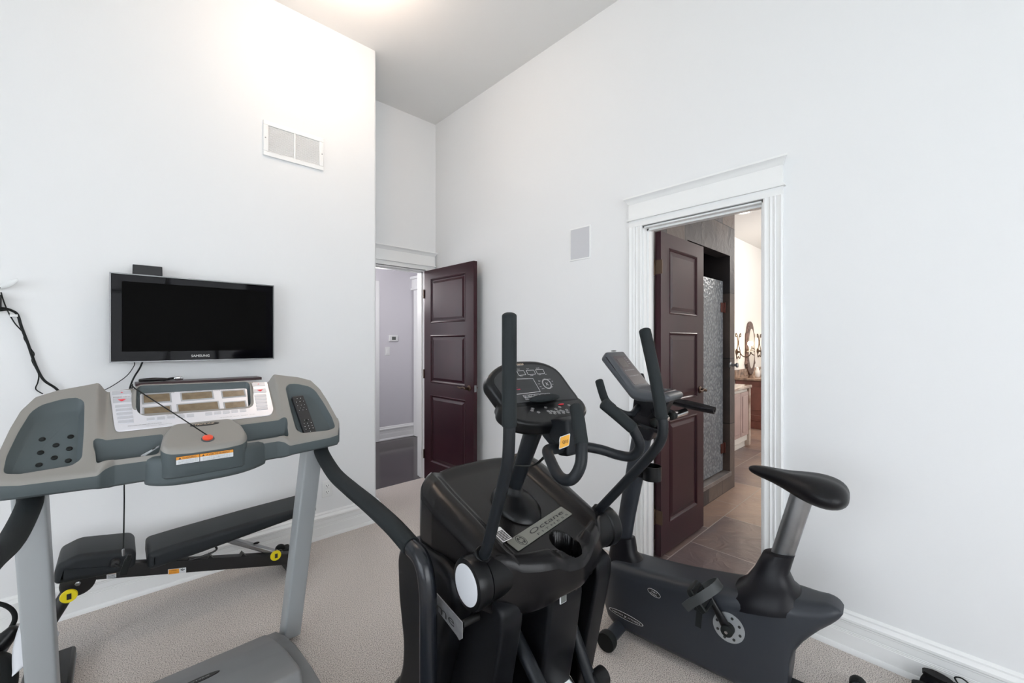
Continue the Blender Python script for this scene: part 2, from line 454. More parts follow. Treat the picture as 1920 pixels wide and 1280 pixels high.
# back walls with windows
def wall_with_window(name, axis, at, a0, a1, w0, w1, z0, z1, th):
    m = MB()
    def bx(p0, p1, q0, q1):
        lo, hi = min(at, at+th), max(at, at+th)
        if axis == 'y': m.box((p0, lo, q0), (p1, hi, q1))
        else: m.box((lo, p0, q0), (hi, p1, q1))
    bx(a0, w0, 0, HC); bx(w1, a1, 0, HC); bx(w0, w1, 0, z0); bx(w0, w1, z1, HC)
    return struct(m.build(name, M['wall']))
wall_with_window('wall_back', 'y', YR, XL-.15, XB+.12, -1.7, 1.7, .55, 2.75, -.15)
wall_with_window('wall_side', 'x', XL, YR, YA, -1.3, 2.0, .55, 2.75, -.15)
def window(name, axis, at, w0, w1, z0, z1, n):
    def B(m, p0, p1, q0, q1, d0, d1):
        if axis == 'y': m.box((p0, at+d0, q0), (p1, at+d1, q1))
        else: m.box((at+d0, p0, q0), (at+d1, p1, q1))
    m = MB()
    for (p0, p1, q0, q1) in ((w0, w1, z0, z0+.06), (w0, w1, z1-.06, z1), (w0, w0+.06, z0, z1), (w1-.06, w1, z0, z1)): B(m, p0, p1, q0, q1, -.10, -.03)
    for i in range(1, n):
        c = w0+(w1-w0)*i/n; B(m, c-.03, c+.03, z0, z1, -.10, -.03)
    B(m, w0, w1, z0+(z1-z0)*.72, z0+(z1-z0)*.72+.04, -.095, -.035)
    o = struct(m.build(name, M['trim'], bevel=.004))
    m = MB(); B(m, w0, w1, z0, z1, -.068, -.062); g = m.build('window_pane', M['glass'], o)
    return o
window('window_1', 'y', YR, -1.7, 1.7, .55, 2.75, 3)
window('window_2', 'x', XL, -1.3, 2.0, .55, 2.75, 3)
# floor, ceiling
m = MB(); m.box((XL-.15, YR-.15, -.05), (XB, YC+.035, 0)); struct(m.build('floor', M['carpet']), 'beige speckled loop carpet')
m = MB(); m.box((XL-.15, YR-.15, HC), (XB+.15, YC+.14, HC+.1)); struct(m.build('ceiling', M['ceil']))

# baseboards: moulded profile swept along walls
BBP = [(0, 0), (.024, 0), (.024, .014), (.020, .022), (.016, .024), (.016, .082), (.0145, .0835), (.0145, .087), (.016, .0885), (.0145, .090), (.0145, .0935), (.016, .095), (.0145, .0965), (.0145, .100), (.016, .1015),
       (.016, .128), (.019, .131), (.019, .137), (.023, .142), (.023, .152), (.017, .158), (.011, .166), (.011, .173), (.006, .180), (0, .183)]
def baseboard(name, p0, p1, n, h=1., parent=None):
    p0, p1, n = Vector(p0), Vector(p1), Vector(n)
    m = MB()
    m.rings([[p+n*a+Vector((0, 0, b*h)) for a, b in BBP] for p in (p0, p1)])
    o = m.build(name, M['trim'], parent, sharp=30)
    if not parent: struct(o)
    return o
baseboard('baseboard_left', (XL, YA, 0), (XE, YA, 0), (0, -1, 0))
baseboard('baseboard_corner', (XE, YA-.024, 0), (XE, YC, 0), (1, 0, 0))
baseboard('baseboard_right', (XB, YR, 0), (XB, D2y0-.09, 0), (-1, 0, 0))
baseboard('baseboard_far', (XB, D2y1+.088, 0), (XB, YC, 0), (-1, 0, 0))

# door trim: fluted casings, entablature, jambs
def casing_profile(w):  # across (0..w), stand-off
    return [(0, 0), (0, .014), (.008, .018), (.016, .014), (.03, .014), (.034, .020), (.04, .014), (w-.04, .014), (w-.034, .020), (w-.03, .014), (w-.016, .016), (w-.006, .022), (w, .018), (w, 0)]
def door_trim(name, along, wall, out, o0, o1, h, wc, depth, ent=(.045, .15)):
    """along: 'x' or 'y' axis of the opening o0..o1; wall: plane position; out: direction into this room (+-1)"""
    def W(a, d, z):
        return Vector((a, wall+out*d, z)) if along == 'x' else Vector((wall+out*d, a, z))
    m = MB(); pr = casing_profile(wc)
    for base, sg in ((o0, -1), (o1, 1)):
        m.rings([[W(base+sg*a, d, z) for a, d in pr] for z in (0, h+.005)])
    # entablature: lower bead, frieze, crown
    a0, a1 = o0-wc, o1+wc
    def bar(x0, x1, z0, z1, d):
        c = [W(x0, 0, z0), W(x1, 0, z0), W(x1, d, z0), W(x0, d, z0)]; t = [W(x0, 0, z1), W(x1, 0, z1), W(x1, d, z1), W(x0, d, z1)]
        m.rings([c, t])
    bar(a0-.012, a1+.012, h+.045, h+.056, .030); bar(a0, a1, h+.005, h+.045, .016); bar(a0, a1, h+.056, h+ent[1], .020)
    cz = h+ent[1]
    cp = [(0, 0), (.022, 0), (.026, .006), (.030, .016), (.040, .028), (.046, .032), (.046, .042), (0, .042)]
    rings = []
    for x0, sg in ((a0, -1), (a1, 1)):
        rings.append([W(x0+sg*max(0, d-.02), d, cz+z) for d, z in cp])
    m.rings(rings)
    # jamb lining with stop
    def jb(x0, x1, d0, d1, z0, z1):
        c = [W(x0, d0, z0), W(x1, d0, z0), W(x1, d1, z0), W(x0, d1, z0)]; t = [W(x0, d0, z1), W(x1, d0, z1), W(x1, d1, z1), W(x0, d1, z1)]
        m.rings([c, t])
    jb(o0-.002, o0+.010, -depth, .0, 0, h); jb(o1-.010, o1+.002, -depth, .0, 0, h); jb(o0, o1, -depth, .0, h-.010, h+.004)
    jb(o0+.01, o0+.022, -depth*.62, -depth*.3, 0, h-.01); jb(o1-.022, o1-.01, -depth*.62, -depth*.3, 0, h-.01); jb(o0+.01, o1-.01, -depth*.62, -depth*.3, h-.022, h-.01)
    return struct(m.build(name, M['trim'], sharp=30))
door_trim('trim_1', 'x', YC, -1, D1x0, D1x1, D1h, .10, .14)
door_trim('trim_2', 'y', XB, -1, D2y0, D2y1, D2h, .088, .12)

# three-panel door leaf, built along +x from the hinge, thickness in y, both faces panelled
def door_leaf(name, w, h, hinge, rot, handle_z=.97, panels=None, label=None):
    t = .040
    m = MB(); m.box((0, -t/2+.007, 0), (w, t/2-.007, h))
    st = .115
    cuts = panels or [(.19, .86), (.98, 1.45), (1.57, 2.01)]
    for sy in (-1, 1):
        y0, y1 = sy*(t/2-.0075), sy*t/2
        lo, hi = min(y0, y1), max(y0, y1)
        m.box((0, lo, 0), (st, hi, h)); m.box((w-st, lo, 0), (w, hi, h))
        zs = [0]+[z for c in cuts for z in c]+[h]
        for i in range(0, len(zs), 2): m.box((st, lo, zs[i]), (w-st, hi, zs[i+1]))
        for z0, z1 in cuts:   # sloped ovolo and raised field
            f = lambda d, y: [(st+d, y, z0+d), (w-st-d, y, z0+d), (w-st-d, y, z1-d), (st+d, y, z1-d)]
            m.rings([[Vector(p) for p in f(0, y1*1.0)], [Vector(p) for p in f(.006, sy*(t/2+.004))], [Vector(p) for p in f(.014, sy*(t/2-.001))], [Vector(p) for p in f(.02, y0)]], cap=False)
            m.rings([[Vector(p) for p in f(.026, y0)], [Vector(p) for p in f(.050, sy*(t/2-.001))]], cap=True)
    o = m.build(name, M['wood'], sharp=4)
    o.location = hinge; o.rotation_euler = (0, 0, rot)
    struct(o, label)
    # lever sets on both faces, latch
    hz = handle_z
    for sy in (-1, 1):
        m = MB(); m.lathe([(.026, 0), (.026, .004), (.020, .008), (.012, .010), (.010, .045), (.012, .048), (0.002, .050)], axis='y', n=20, mtx=Matrix.Scale(sy, 3, (0, 1, 0)), c=(w-.065, sy*t/2, hz))
        yy = sy*(t/2+.043)
        m.tube([(w-.065, yy, hz), (w-.10, yy, hz+.008), (w-.135, yy*1.0, hz-.002), (w-.165, yy, hz+.004), (w-.178, yy, hz+.010)], [.010, .008, .0065, .006, .005], n=10, sm=4)
        m.build('door_handle', M['bronze'], o)
    m = MB(); m.box((w-.001, -.012, hz-.03), (w+.0015, .012, hz+.03)); m.box((w, -.006, hz-.008), (w+.008, .006, hz+.008)); m.build('latch_plate', M['satsteel'], o)
    for z in (.25, 1.06, 1.87):
        m = MB(); m.box((-.004, -.03, z-.045), (.003, t/2, z+.045)); m.tube([(-.006, t/2+.003, z-.05), (-.006, t/2+.003, z+.05)], .006, n=10); m.build('hinge', M['bronze'], o)
    return o
# hall door: stands open into this room, close to the right wall
h1 = onY(797, 503, YC); f1x, f1y = 2.300, 2.935
ang = math.atan2(f1y-(YC-.02), f1x-2.285)
door_leaf('door_1', .79, 2.10, (2.283, YC-.022, .012), ang, label='open mahogany three-panel door beside the right wall')
# bathroom door: stands open into the bathroom
door_leaf('door_2', .665, 2.10, (XB+.135, D2y1-.033, .012), 0.0, handle_z=1.03, label='open dark three-panel door inside the bathroom doorway')

# ================================================================== HALL beyond the far door
HY = 5.55
m = MB(); m.box((-.2, YC+.035, -.05), (4.6, 7.2, -.002)); struct(m.build('floor_hall', M['hallfloor']), 'glossy dark wood floor of the hall')
m = MB(); m.box((2.66, HY, 0), (3.26, HY+.12, 2.9)); struct(m.build('wall_hall', M['hallwall']), 'mauve grey hall wall with the thermostat')
m = MB(); m.box((1.0, HY, 2.25), (2.66, HY+.12, 2.9)); m.box((-.2, HY, 0), (1.55, HY+.12, 2.9)); m.box((-.2, 7.1, 0), (4.6, 7.2, 2.9)); m.box((4.5, YC+.14, 0), (4.6, 7.2, 2.9)); m.box((-.3, YC+.14, 0), (-.2, 7.2, 2.9)); m.box((XB+.15, YC+.02, 0), (4.6, YC+.14, 2.9))
struct(m.build('wall_hall_side', M['hallwall']))
m = MB(); m.box((3.26, HY-.30, 0), (3.38, HY+.12, 2.9)); struct(m.build('wall_hall_end', M['hallwall']))
m = MB(); m.box((-.3, YC+.14, 2.9), (4.6, 7.2, 3.0)); struct(m.build('ceiling_hall', M['ceil']))
baseboard('baseboard_hall', (2.66, HY, 0), (3.24, HY, 0), (0, -1, 0), 1.05)
m = MB()
m.box((2.55, HY-.025, 0), (2.665, HY+.13, 2.25)); m.box((3.20, HY-.34, 0), (3.262, HY-.02, 2.16)); m.box((3.16, HY-.36, 2.16), (3.262, HY+.0, 2.19)); m.box((3.18, HY-.35, 2.19), (3.262, HY, 2.32)); m.box((3.15, HY-.38, 2.32), (3.262, HY, 2.36))
struct(m.build('trim_3', M['trim'], bevel=.004))
th = onY(737, 634, HY)
r_ = root('thermostat', 'small white thermostat with dark screen on the hall wall', 'thermostat', (th[0], HY, th[2]))
MB().box((-.07, -.022, -.045), (.07, 0, .045)).build('thermostat_case', M['whiteplastic'], r_, bevel=.006)
MB().box((-.028, -.024, -.022), (.030, -.021, .022)).build('thermostat_screen', M['greyink'], r_)
sw = onY(726, 658, HY)
r_ = root('light_switch', 'white rocker light switch below the hall thermostat', 'light switch', (sw[0], HY, sw[2]))
MB().box((-.038, -.006, -.06), (.038, 0, .06)).build('switch_plate', M['whiteplastic'], r_, bevel=.003)
MB().box((-.017, -.011, -.034), (.017, -.005, .034)).build('rocker', M['trim'], r_, bevel=.002)

# ================================================================== BATHROOM
BX0 = XB+.12; BCZ = 3.13; BY1 = 2.5; BXE = 8.9
m = MB(); m.box((XB, -1.5, -.05), (BXE+.1, 2.7, -.001)); struct(m.build('floor_bathroom', M['slate']), 'brown and purple slate tile floor of the bathroom')
m = MB(); m.box((BX0, -1.5, BCZ), (BXE+.1, 2.7, BCZ+.1)); struct(m.build('ceiling_bathroom', M['ceil']))
m = MB(); m.box((4.33, BY1, 0), (BXE+.1, BY1+.1, BCZ)); struct(m.build('wall_bathroom_left', M['bathwall']), 'white bathroom wall the mirror hangs on')
m = MB(); m.box((BXE, -1.5, 0), (BXE+.1, BY1, BCZ)); m.box((BX0, -1.6, 0), (BXE+.1, -1.5, BCZ)); struct(m.build('wall_bathroom_far', M['bathwall']))
# slate-clad shower wall with door recess
SY = 1.46; s0, s1, sz0, sz1 = 3.30, 4.215, .165, 2.21
m = MB()
for a, b in (((BX0, SY, 0), (s0, SY+.12, BCZ)), ((s1, SY, 0), (4.335, SY+.12, BCZ)), ((s0, SY, 0), (s1, SY+.12, sz0)), ((s0, SY, sz1), (s1, SY+.12, BCZ)),
             ((4.215, SY+.12, 0), (4.335, BY1+.1, BCZ)), ((BX0, BY1, 0), (4.3, BY1+.1, BCZ))): m.box(a, b)
struct(m.build('wall_shower', M['slatewall']), 'slate tiled wall around the shower opening')
m = MB(); m.box((s0-.01, SY-.012, sz0-.03), (s1+.01, SY+.125, sz0+.006)); struct(m.build('trim_4', mat('slate_curb', (.17, .15, .14), .3, var=.3, vscale=8), bevel=.003))
r_ = root('shower_door', 'textured glass shower door set in the slate opening', 'shower door', (4.18, SY+.055, sz0+.006))
MB().box((-.86, -.005, .012), (-.004, .005, 1.80)).build('glass_panel', M['obscure'], r_, bevel=.001)
for z in (.22, 1.55):
    m = MB(); m.box((-.06, -.014, z-.045), (.012, .014, z+.045)); m.box((.012, -.020, z-.05), (.030, .020, z+.05)); m.build('hinge', mat('copper_hinge', (.14, .05, .04), .3, metal=.7), r_, bevel=.003)
# towel hook / robe knob on shower end wall
p = onY(1373, 684, SY-.02)
r_ = root('robe_hook', 'small dark metal robe hook on the slate corner', 'hook', (p[0], SY, p[2]))
m = MB(); m.lathe([(.03, 0), (.03, -.008), (.014, -.014), (.012, -.05), (.022, -.055), (.022, -.07), (.004, -.075)], axis='y', n=16); m.build('hook_body', M['satsteel'], r_)
# small pilaster panel beyond
m = MB(); m.box((4.34, BY1-.10, 0), (4.42, BY1, 2.0)); struct(m.build('trim_5', M['bathwall'], bevel=.004))

# cream cabinet with marble top
r_ = root('bathroom_cabinet', 'cream bathroom cabinet with panel doors and pale marble top', 'cabinet', (5.2, 1.90, 0))
m = MB(); m.box((-.6, .03, .0), (.93, .57, .09)); m.box((-.6, 0, .09), (.93, .57, .78)); m.build('carcass', M['creamwood'], r_, bevel=.003)
for i in range(5):
    x0 = -.58+i*.30
    m = MB(); m.box((x0, -.018, .17), (x0+.285, 0, .74)); m.box((x0+.05, -.026, .22), (x0+.235, -.018, .69)); m.build('cabinet_door', M['pinkwood'], r_, bevel=.006)
MB().box((.90, -.03, .02), (.95, .03, .78)).build('corner_post', M['marblelt'], r_, bevel=.004)
MB().box((-.62, -.04, .78), (.98, .585, .82)).build('countertop', M['marblelt'], r_, bevel=.01)
# vanity
r_ = root('vanity', 'reddish brown vanity with brown marble counter under the mirror', 'vanity', (7.75, 2.20, 0))
m = MB(); m.box((-.32, -.18, 0), (1.1, .29, .77)); m.build('carcass', M['brownwood'], r_, bevel=.004)
m = MB(); m.box((-.335, -.15, .13), (-.318, .26, .16)); m.box((-.34, -.17, .16), (-.318, .27, .22)); m.build('base_moulding', M['brownwood'], r_, bevel=.004)
MB().box((-.335, -.12, .30), (-.318, .24, .68)).build('side_panel', M['brownwood'], r_, bevel=.006)
MB().box((-.36, -.23, .77), (1.12, .299, .81)).build('countertop', M['marble'], r_, bevel=.008)
MB().box((-.36, .27, .81), (1.12, .299, .93)).build('backsplash', M['marble'], r_, bevel=.003)
for i, x in enumerate((-.05, .2)):
    m = MB(); m.lathe([(.026, 0), (.034, .01), (.036, .10), (.020, .13), (.022, .15), (.006, .165)], n=18)
    o = m.build('soap_bottle', M['whiteplastic'], loc=None); o.location = (7.75+x, 2.24, .811)
    tag(o, ('white bottle on the marble counter, nearer the cream cabinet', 'white bottle on the marble counter beside the sconce wall end')[i], 'bottle', 'bottles on the bathroom counter')
# mirror with carved frame on the left bathroom wall
def oval(w, h, n=36, top=.0):
    return [(w/2*math.cos(2*PI*k/n), h/2*math.sin(2*PI*k/n)) for k in range(n)]
mx = onY(1407, 650, BY1)
def carved(sc_):
    pts = [(0, .60), (.10, .56), (.16, .46), (.19, .36), (.24, .33), (.25, .25), (.25, -.25), (.30, -.34), (.24, -.36), (.20, -.48), (.11, -.57), (0, -.60)]
    pts = pts+[(-a, b) for a, b in pts[-2:0:-1]]
    return [(a*sc_, b*sc_) for a, b in pts]
cz_ = CH+(640-653)/FPX*7.45
mx0 = onY(1407, 650, BY1-.03)[0]
r_ = root('wall_mirror', 'tall carved dark framed mirror between two iron sconces', 'mirror', (mx0, BY1, cz_))
MB().pillow(round_poly(carved(.80), .02, 3), .024, .02, lambda l, a, b: (a, -.024+l, b)).build('frame', M['mirrorframe'], r_)
MB().prism([(a*.30, b*.70) for a, b in oval(1, 1)], lambda a, b: (a, -.050, b), lambda a, b: (a, -.046, b)).build('mirror_glass', M['mirror'], r_)
def sconce(px, label):
    x = onY(px, 640, BY1-.06)[0]
    r_ = root('wall_sconce', label, 'wall lamp', (x, BY1, cz_), group='iron sconces flanking the mirror')
    m = MB()
    m.lathe([(.05, -.002), (.05, -.012), (.02, -.02), (.012, -.06)], axis='y', n=18, c=(0, 0, -.05))
    m.tube([(0, -.05, -.05), (0, -.10, -.12), (0, -.18, -.12), (0, -.22, -.05), (0, -.18, 0), (0, -.14, -.04), (0, -.16, -.07)], .008, n=8, sm=5)
    for s in (-1, 1):
        m.tube([(0, -.03, -.12), (s*.07, -.03, -.16), (s*.09, -.03, -.06), (s*.02, -.03, .08), (s*.05, -.03, .22), (s*.11, -.03, .26), (s*.11, -.03, .20), (s*.08, -.03, .21)], .007, n=8, sm=5)
    m.build('scroll_bracket', M['bronze'], r_)
    MB().lathe([(.008, 0), (.035, .005), (.04, .015), (.012, .02), (.012, .10), (.002, .102)], n=14, c=(0, -.20, -.05)).build('candle_cup', M['creamwood'], r_)
    MB().ball((0, -.20, .085), .028, .028, .040).build('bulb', M['bulb'], r_)
    return r_
sconce(1388, 'iron scroll sconce on the doorway side of the carved mirror')
sconce(1427, 'iron scroll sconce on the far side of the carved mirror')
p = onZ(1395, 397, BCZ)
r_ = root('recessed_light', 'lit round recessed light in the bathroom ceiling', 'ceiling light', (p[0], p[1], BCZ))
MB().lathe([(.10, .0), (.10, -.006), (.075, -.008), (.07, .0)], n=28).build('trim_ring', M['trim'], r_)
MB().lathe([(.072, -.002), (.072, -.004), (.01, -.005)], n=24).build('lens', M['downlight'], r_)

# ================================================================== WALL FITTINGS
# return-air vent on the left wall
vx0, vx1, vz0, vz1 = .687, 1.066, 2.615, 2.845
r_ = root('wall_vent', 'white return air vent high on the left wall', 'vent', (vx0, YA, vz0))
W_, H_ = vx1-vx0, vz1-vz0; b_ = .030
m = MB()
m.box((0, -.012, 0), (W_, 0, b_)); m.box((0, -.012, H_-b_), (W_, 0, H_)); m.box((0, -.012, b_), (b_, 0, H_-b_)); m.box((W_-b_, -.012, b_), (W_, 0, H_-b_)); m.box((W_/2-.006, -.011, b_), (W_/2+.006, 0, H_-b_))
m.build('vent_frame', M['trim'], r_, bevel=.003)
m = MB()
for i in range(22):
    z = b_+.004+i*(H_-2*b_-.004)/22
    m.add([(b_, -.008, z), (W_-b_, -.008, z), (W_-b_, -.002, z+.006), (b_, -.002, z+.006), (b_, -.007, z-.001), (W_-b_, -.007, z-.001), (W_-b_, -.001, z+.005), (b_, -.001, z+.005)], [(0, 1, 2, 3), (7, 6, 5, 4), (0, 4, 5, 1), (3, 2, 6, 7), (0, 3, 7, 4), (1, 5, 6, 2)])
m.build('louvre', M['ventslat'], r_)
MB().box((b_, -.0012, b_), (W_-b_, 0, H_-b_)).build('filter', mat('vent_back', (.85, .85, .85), .8), r_)
for x in (.012, W_-.012): MB().lathe([(.004, -.012), (.004, -.0135), (.001, -.014)], axis='y', c=(x, 0, H_*.5), n=10).build('screw', M['satsteel'], r_)
# in-wall speaker on the right wall
r_ = root('wall_speaker', 'square white in-wall speaker grille on the right wall', 'speaker', (XB, 1.748, 1.985))
MB().box((-.006, 0, 0), (0, .185, .235)).build('speaker_frame', M['trim'], r_, bevel=.002)
MB().box((-.008, .010, .010), (-.005, .175, .225)).build('speaker_grille', M['spk'], r_, bevel=.001)
# power outlet on the left wall
p0 = onY(605, 905, YA); p1 = onY(621, 930, YA)
r_ = root('power_outlet', 'white duplex power outlet above the left baseboard', 'outlet', ((p0[0]+p1[0])/2, YA, .345))
MB().box((-.036, -.006, -.058), (.036, 0, .058)).build('outlet_plate', M['whiteplastic'], r_, bevel=.003)
for z in (-.022, .022):
    m = MB(); m.box((-.017, -.009, z-.015), (.017, -.005, z+.015)); f = m.build('receptacle', M['trim'], r_, bevel=.003)
    m = MB(); m.box((-.009, -.0105, z-.004), (-.006, -.0085, z+.006)); m.box((.006, -.0105, z-.003), (.009, -.0085, z+.005)); m.lathe([(.0025, -.0085), (.0025, -.0105)], axis='y', c=(0, 0, z-.009), n=8); m.build('socket_slots', M['ink'], f)

# television
TY = YA-.085
tx0, tx1, tz0, tz1 = -.029, .727, 1.293, 1.757
r_ = root('television', 'black flat television mounted on the left wall', 'television', (tx0, TY, tz0))
W_, H_ = tx1-tx0, tz1-tz0
MB().box((0, 0, 0), (W_, .030, H_)).build('bezel', M['tvblack'], r_, bevel=.004)
m = MB()
for a, b in (((-.004, -.003, -.004), (W_+.004, .004, .002)), ((-.004, -.003, H_-.002), (W_+.004, .004, H_+.004)), ((-.004, -.003, 0), (.002, .004, H_)), ((W_-.002, -.003, 0), (W_+.004, .004, H_))): m.box(a, b)
m.build('edge_strip', M['clear'], r_)
MB().box((.043, -.001, .053), (W_-.042, .002, H_-.038)).build('screen', M['tvscreen'], r_)
MB().text('SAMSUNG', (W_*.5, -.0012, .018), (1, 0, 0), (0, 0, 1), .019, t=.0006, align='CENTER').build('logo_lettering', M['wink'], r_, loc=None)
MB().box((.08, .030, .05), (W_-.08, .055, H_-.05)).build('rear_housing', M['satblack'], r_, bevel=.008)
MB().box((.28, .055, .12), (W_-.28, .085, H_-.12)).build('wall_bracket', M['steelblk'], r_)
# sensor box on top of it
r_ = root('sensor_box', 'small black wedge box standing on the television', 'speaker box', (.055, TY, tz1+.004))
m = MB(); pl = [(0, .002), (.125, .002), (.118, .055), (.062, .075), (.010, .055)]
m.prism(pl, lambda a, b: (a, b, 0), lambda a, b: (a*.985+.001, b, .052)); m.build('box_body', M['satblack'], r_, bevel=.003)
# thin dark shelf below the TV with two remotes
sx0, sx1, sz = .066, .652, 1.178
r_ = root('wall_shelf', 'thin dark floating shelf under the television', 'shelf', (sx0, YA, sz))
MB().box((0, -.13, -.016), (sx1-sx0, 0, 0)).build('shelf_board', M['shelf'], r_, bevel=.002)
o = MB().tube([(0, 0, 0), (.05, 0, .002), (.11, 0, 0)], [.010, .013, .010], n=12, sm=4, flat=(.8, 1.4)).build('remote_control', M['remote']); o.location = (.085, YA-.07, sz+.0115)
tag(o, 'slim black remote lying on the dark shelf', 'remote control')
r_ = root('sunglasses', 'black and clear spectacles folded on the dark shelf', 'glasses', (.185, YA-.055, sz))
MB().tube([(0, 0, .006), (.04, .004, .013), (.085, .0, .008)], [.006, .007, .005], n=8, sm=4).build('frame', M['remote'], r_)
MB().ball((.065, -.01, .013), .022, .006, .012).build('lens', M['chrome'], r_)

# cables on the left wall
def cable(name, pts, r, label, cat='cable', sm=6, mt='rubber', parent=None):
    o = MB().tube(pts, r, n=8, sm=sm).build(name, M[mt], parent)
    if label: tag(o, label, cat)
    return o
def wallpts(l, off=.012): return [onY(x, y, YA-off) for x, y in l]
cable('power_cable', wallpts([(-14, 577), (8, 578), (22, 582), (33, 590), (40, 612), (52, 643), (62, 672), (72, 696), (84, 714), (108, 731)], .02)+[onY(125, 760, YA-.02)], .0055, 'thick black power cable running down the left wall')
cable('thin_cable', wallpts([(2, 548), (6, 562), (14, 582), (28, 606), (44, 624), (46, 636), (58, 654), (64, 664), (60, 676), (72, 700), (71, 716), (67, 729), (80, 738)], .009), .0025, 'thin black cable twisted around the thick one')
r_ = root('power_adapter', 'black plug adapter on the wall at the picture edge', 'power adapter', onY(-4, 566, YA))
m = MB(); m.box((-.05, -.05, -.035), (.012, 0, .035)); m.build('adapter_body', M['rubber'], r_, bevel=.006)
MB().tube([(-.03, -.02, -.035), (0, -.02, -.037), (.03, -.02, -.034)], [.011, .010, .006], n=10).build('plug', M['rubber'], r_)
r_ = root('cable_clip', 'clear plastic adhesive clip holding the wall cables', 'clip', onY(33, 592, YA))
MB().box((-.022, -.026, -.006), (.004, 0, .006)).build('clip_body', M['whiteplastic'], r_, bevel=.002)
r_ = root('wall_hook', 'clear plastic hook piece above the power adapter', 'hook', onY(2, 538, YA))
m = MB(); m.tube([(-.05, -.01, -.01), (0, -.02, 0), (.035, -.05, .018), (.060, -.07, .036)], [.006, .007, .008, .003], n=8, sm=4, flat=(1.6, .6)); m.build('clear_arm', M['whiteplastic'], r_)
MB().tube([(-.03, -.016, .006), (.0, -.022, -.006)], .004, n=8).build('metal_pin', M['bronze'], r_)
# television cables
cable('television_cable', wallpts([(268, 676), (262, 690), (252, 706), (245, 722), (240, 745)], .03), .0040, 'black cable hanging behind the console from the television')
cable('television_wire', wallpts([(250, 676), (252, 684), (240, 702), (222, 716), (200, 729), (180, 735)], .02), .002, 'thin wire curving down left of the television cable')

def sstep(a, b, x):
    t = max(0., min(1., (x-a)/(b-a))); return t*t*(3-2*t)
def sdist(poly, x, y):
    """signed distance to a polygon (negative inside)"""
    d = 1e9; ins = False; N = len(poly)
    for i in range(N):
        ax, ay = poly[i]; bx, by = poly[(i+1) % N]
        ex, ey = bx-ax, by-ay; wx, wy = x-ax, y-ay
        t = max(0., min(1., (wx*ex+wy*ey)/(ex*ex+ey*ey))); dx, dy = wx-ex*t, wy-ey*t
        d = min(d, dx*dx+dy*dy)
        if (ay > y) != (by > y) and x < (bx-ax)*(y-ay)/(by-ay)+ax: ins = not ins
    return -math.sqrt(d) if ins else math.sqrt(d)
def interp(tab, x):
    if x <= tab[0][0]: return tab[0][1]
    for (a, b), (c, d) in zip(tab, tab[1:]):
        if x <= c: return b+(d-b)*(x-a)/(c-a)
    return tab[-1][1]

# ================================================================== TREADMILL
TX, TYo = .23, 1.86
T = root('treadmill', 'grey treadmill with wide console facing the television', 'treadmill', (TX, TYo, 0))
def tl(p): return (p[0]-TX, p[1]-TYo, p[2])
# console surface: z over (u = across, y = world depth)
def yfront(u):
    a = abs(u)
    return interp([(0, 1.872), (.238, 1.876), (.275, 1.856), (.44, 1.862), (.476, 1.868), (.492, 1.90)], a)
def yback(u):
    a = abs(u)
    return interp([(0, 2.135), (.20, 2.128), (.262, 2.118), (.282, 2.105), (.30, 2.101), (.378, 2.088), (.427, 2.072), (.455, 2.036), (.472, 1.99), (.490, 1.92), (.494, 1.915)], a)
def zpan(y): return 1.012+.806*(y-1.867)
def zwing(y): return 1.0+1.06*(y-1.867)
TRAY = [(.470, 1.888), (.440, 1.882), (.335, 1.885), (.318, 1.895), (.314, 1.97), (.316, 2.040), (.328, 2.058), (.361, 2.062), (.412, 2.048), (.432, 2.031), (.452, 1.981), (.468, 1.925)]
CUP = [(.286, 1.940), (.114, 1.938), (.130, 1.876), (.280, 1.878)]
CUP = round_poly(CUP, .008, 3)
BUMP = [(-.078, 1.950), (.082, 1.950), (.100, 1.87), (.116, 1.78), (-.116, 1.78), (-.100, 1.87)]
LCDW = round_poly([(-.183, 2.022), (.172, 2.012), (.186, 2.108), (-.178, 2.118)], .02, 4)
def con(u, y):
    a = abs(u); w = sstep(.256, .285, a)
    z = zpan(y)*(1-w)+zwing(y)*w; dark = 0
    # display hood around the LCD window
    if a < .22 and y > 1.99:
        d = sdist(LCDW, u, y)
        z += .018*(1-sstep(.004, .020, d))*sstep(-.006, 0, d)*sstep(2.0, 2.10, y)
    if .26 < a:
        d = sdist(TRAY, a, y); z -= .0025*(1-sstep(0, .007, d)) if d > 0 else .0025
    if .09 < a < .30:
        d = sdist(CUP, a, y); z -= .0025*(1-sstep(0, .007, d)) if d > 0 else .0025
    return z, dark
m = MB(); NU, NV = 260, 84
sect = []; dk = []
for i in range(NU+1):
    u = -.494+.988*i/NU; a = abs(u)
    yf, yb = yfront(u), yback(u); col = []; dd = []
    zb = interp([(0, .925), (.25, .928), (.29, .936), (.494, .945)], a)   # lower edge of the front apron
    ztop = con(u, yf)[0]
    # underside, then the front face upwards
    yb2 = yb+.012
    under = [(yb2, con(u, yb)[0]-.055), (yf+.13, max(zb+.035, .97)), (yf+.03, zb+.002), (yf+.008, zb-.001), (yf, zb+.006)]
    for q in under: col.append((u, q[0]-TYo, q[1])); dd.append(1)
    for k in range(1, 5): col.append((u, yf-TYo-.002*math.sin(PI*k/5), zb+.006+(ztop-.004-zb-.006)*k/5)); dd.append(1)
    for k in range(NV+1):
        y = yf+(yb-yf)*k/NV; z, d = con(u, y)
        e = min(1, (k/NV*(yb-yf))/.006); z -= .004*(1-e)**2
        col.append((u, y-TYo, z)); dd.append(d)
    col.append((u, yb-TYo+.006, con(u, yb)[0]-.008)); dd.append(0)
    sect.append(col); dk.append(dd)
n = len(sect[0])
vs = [p for c in sect for p in c]; fs = []; ms = []
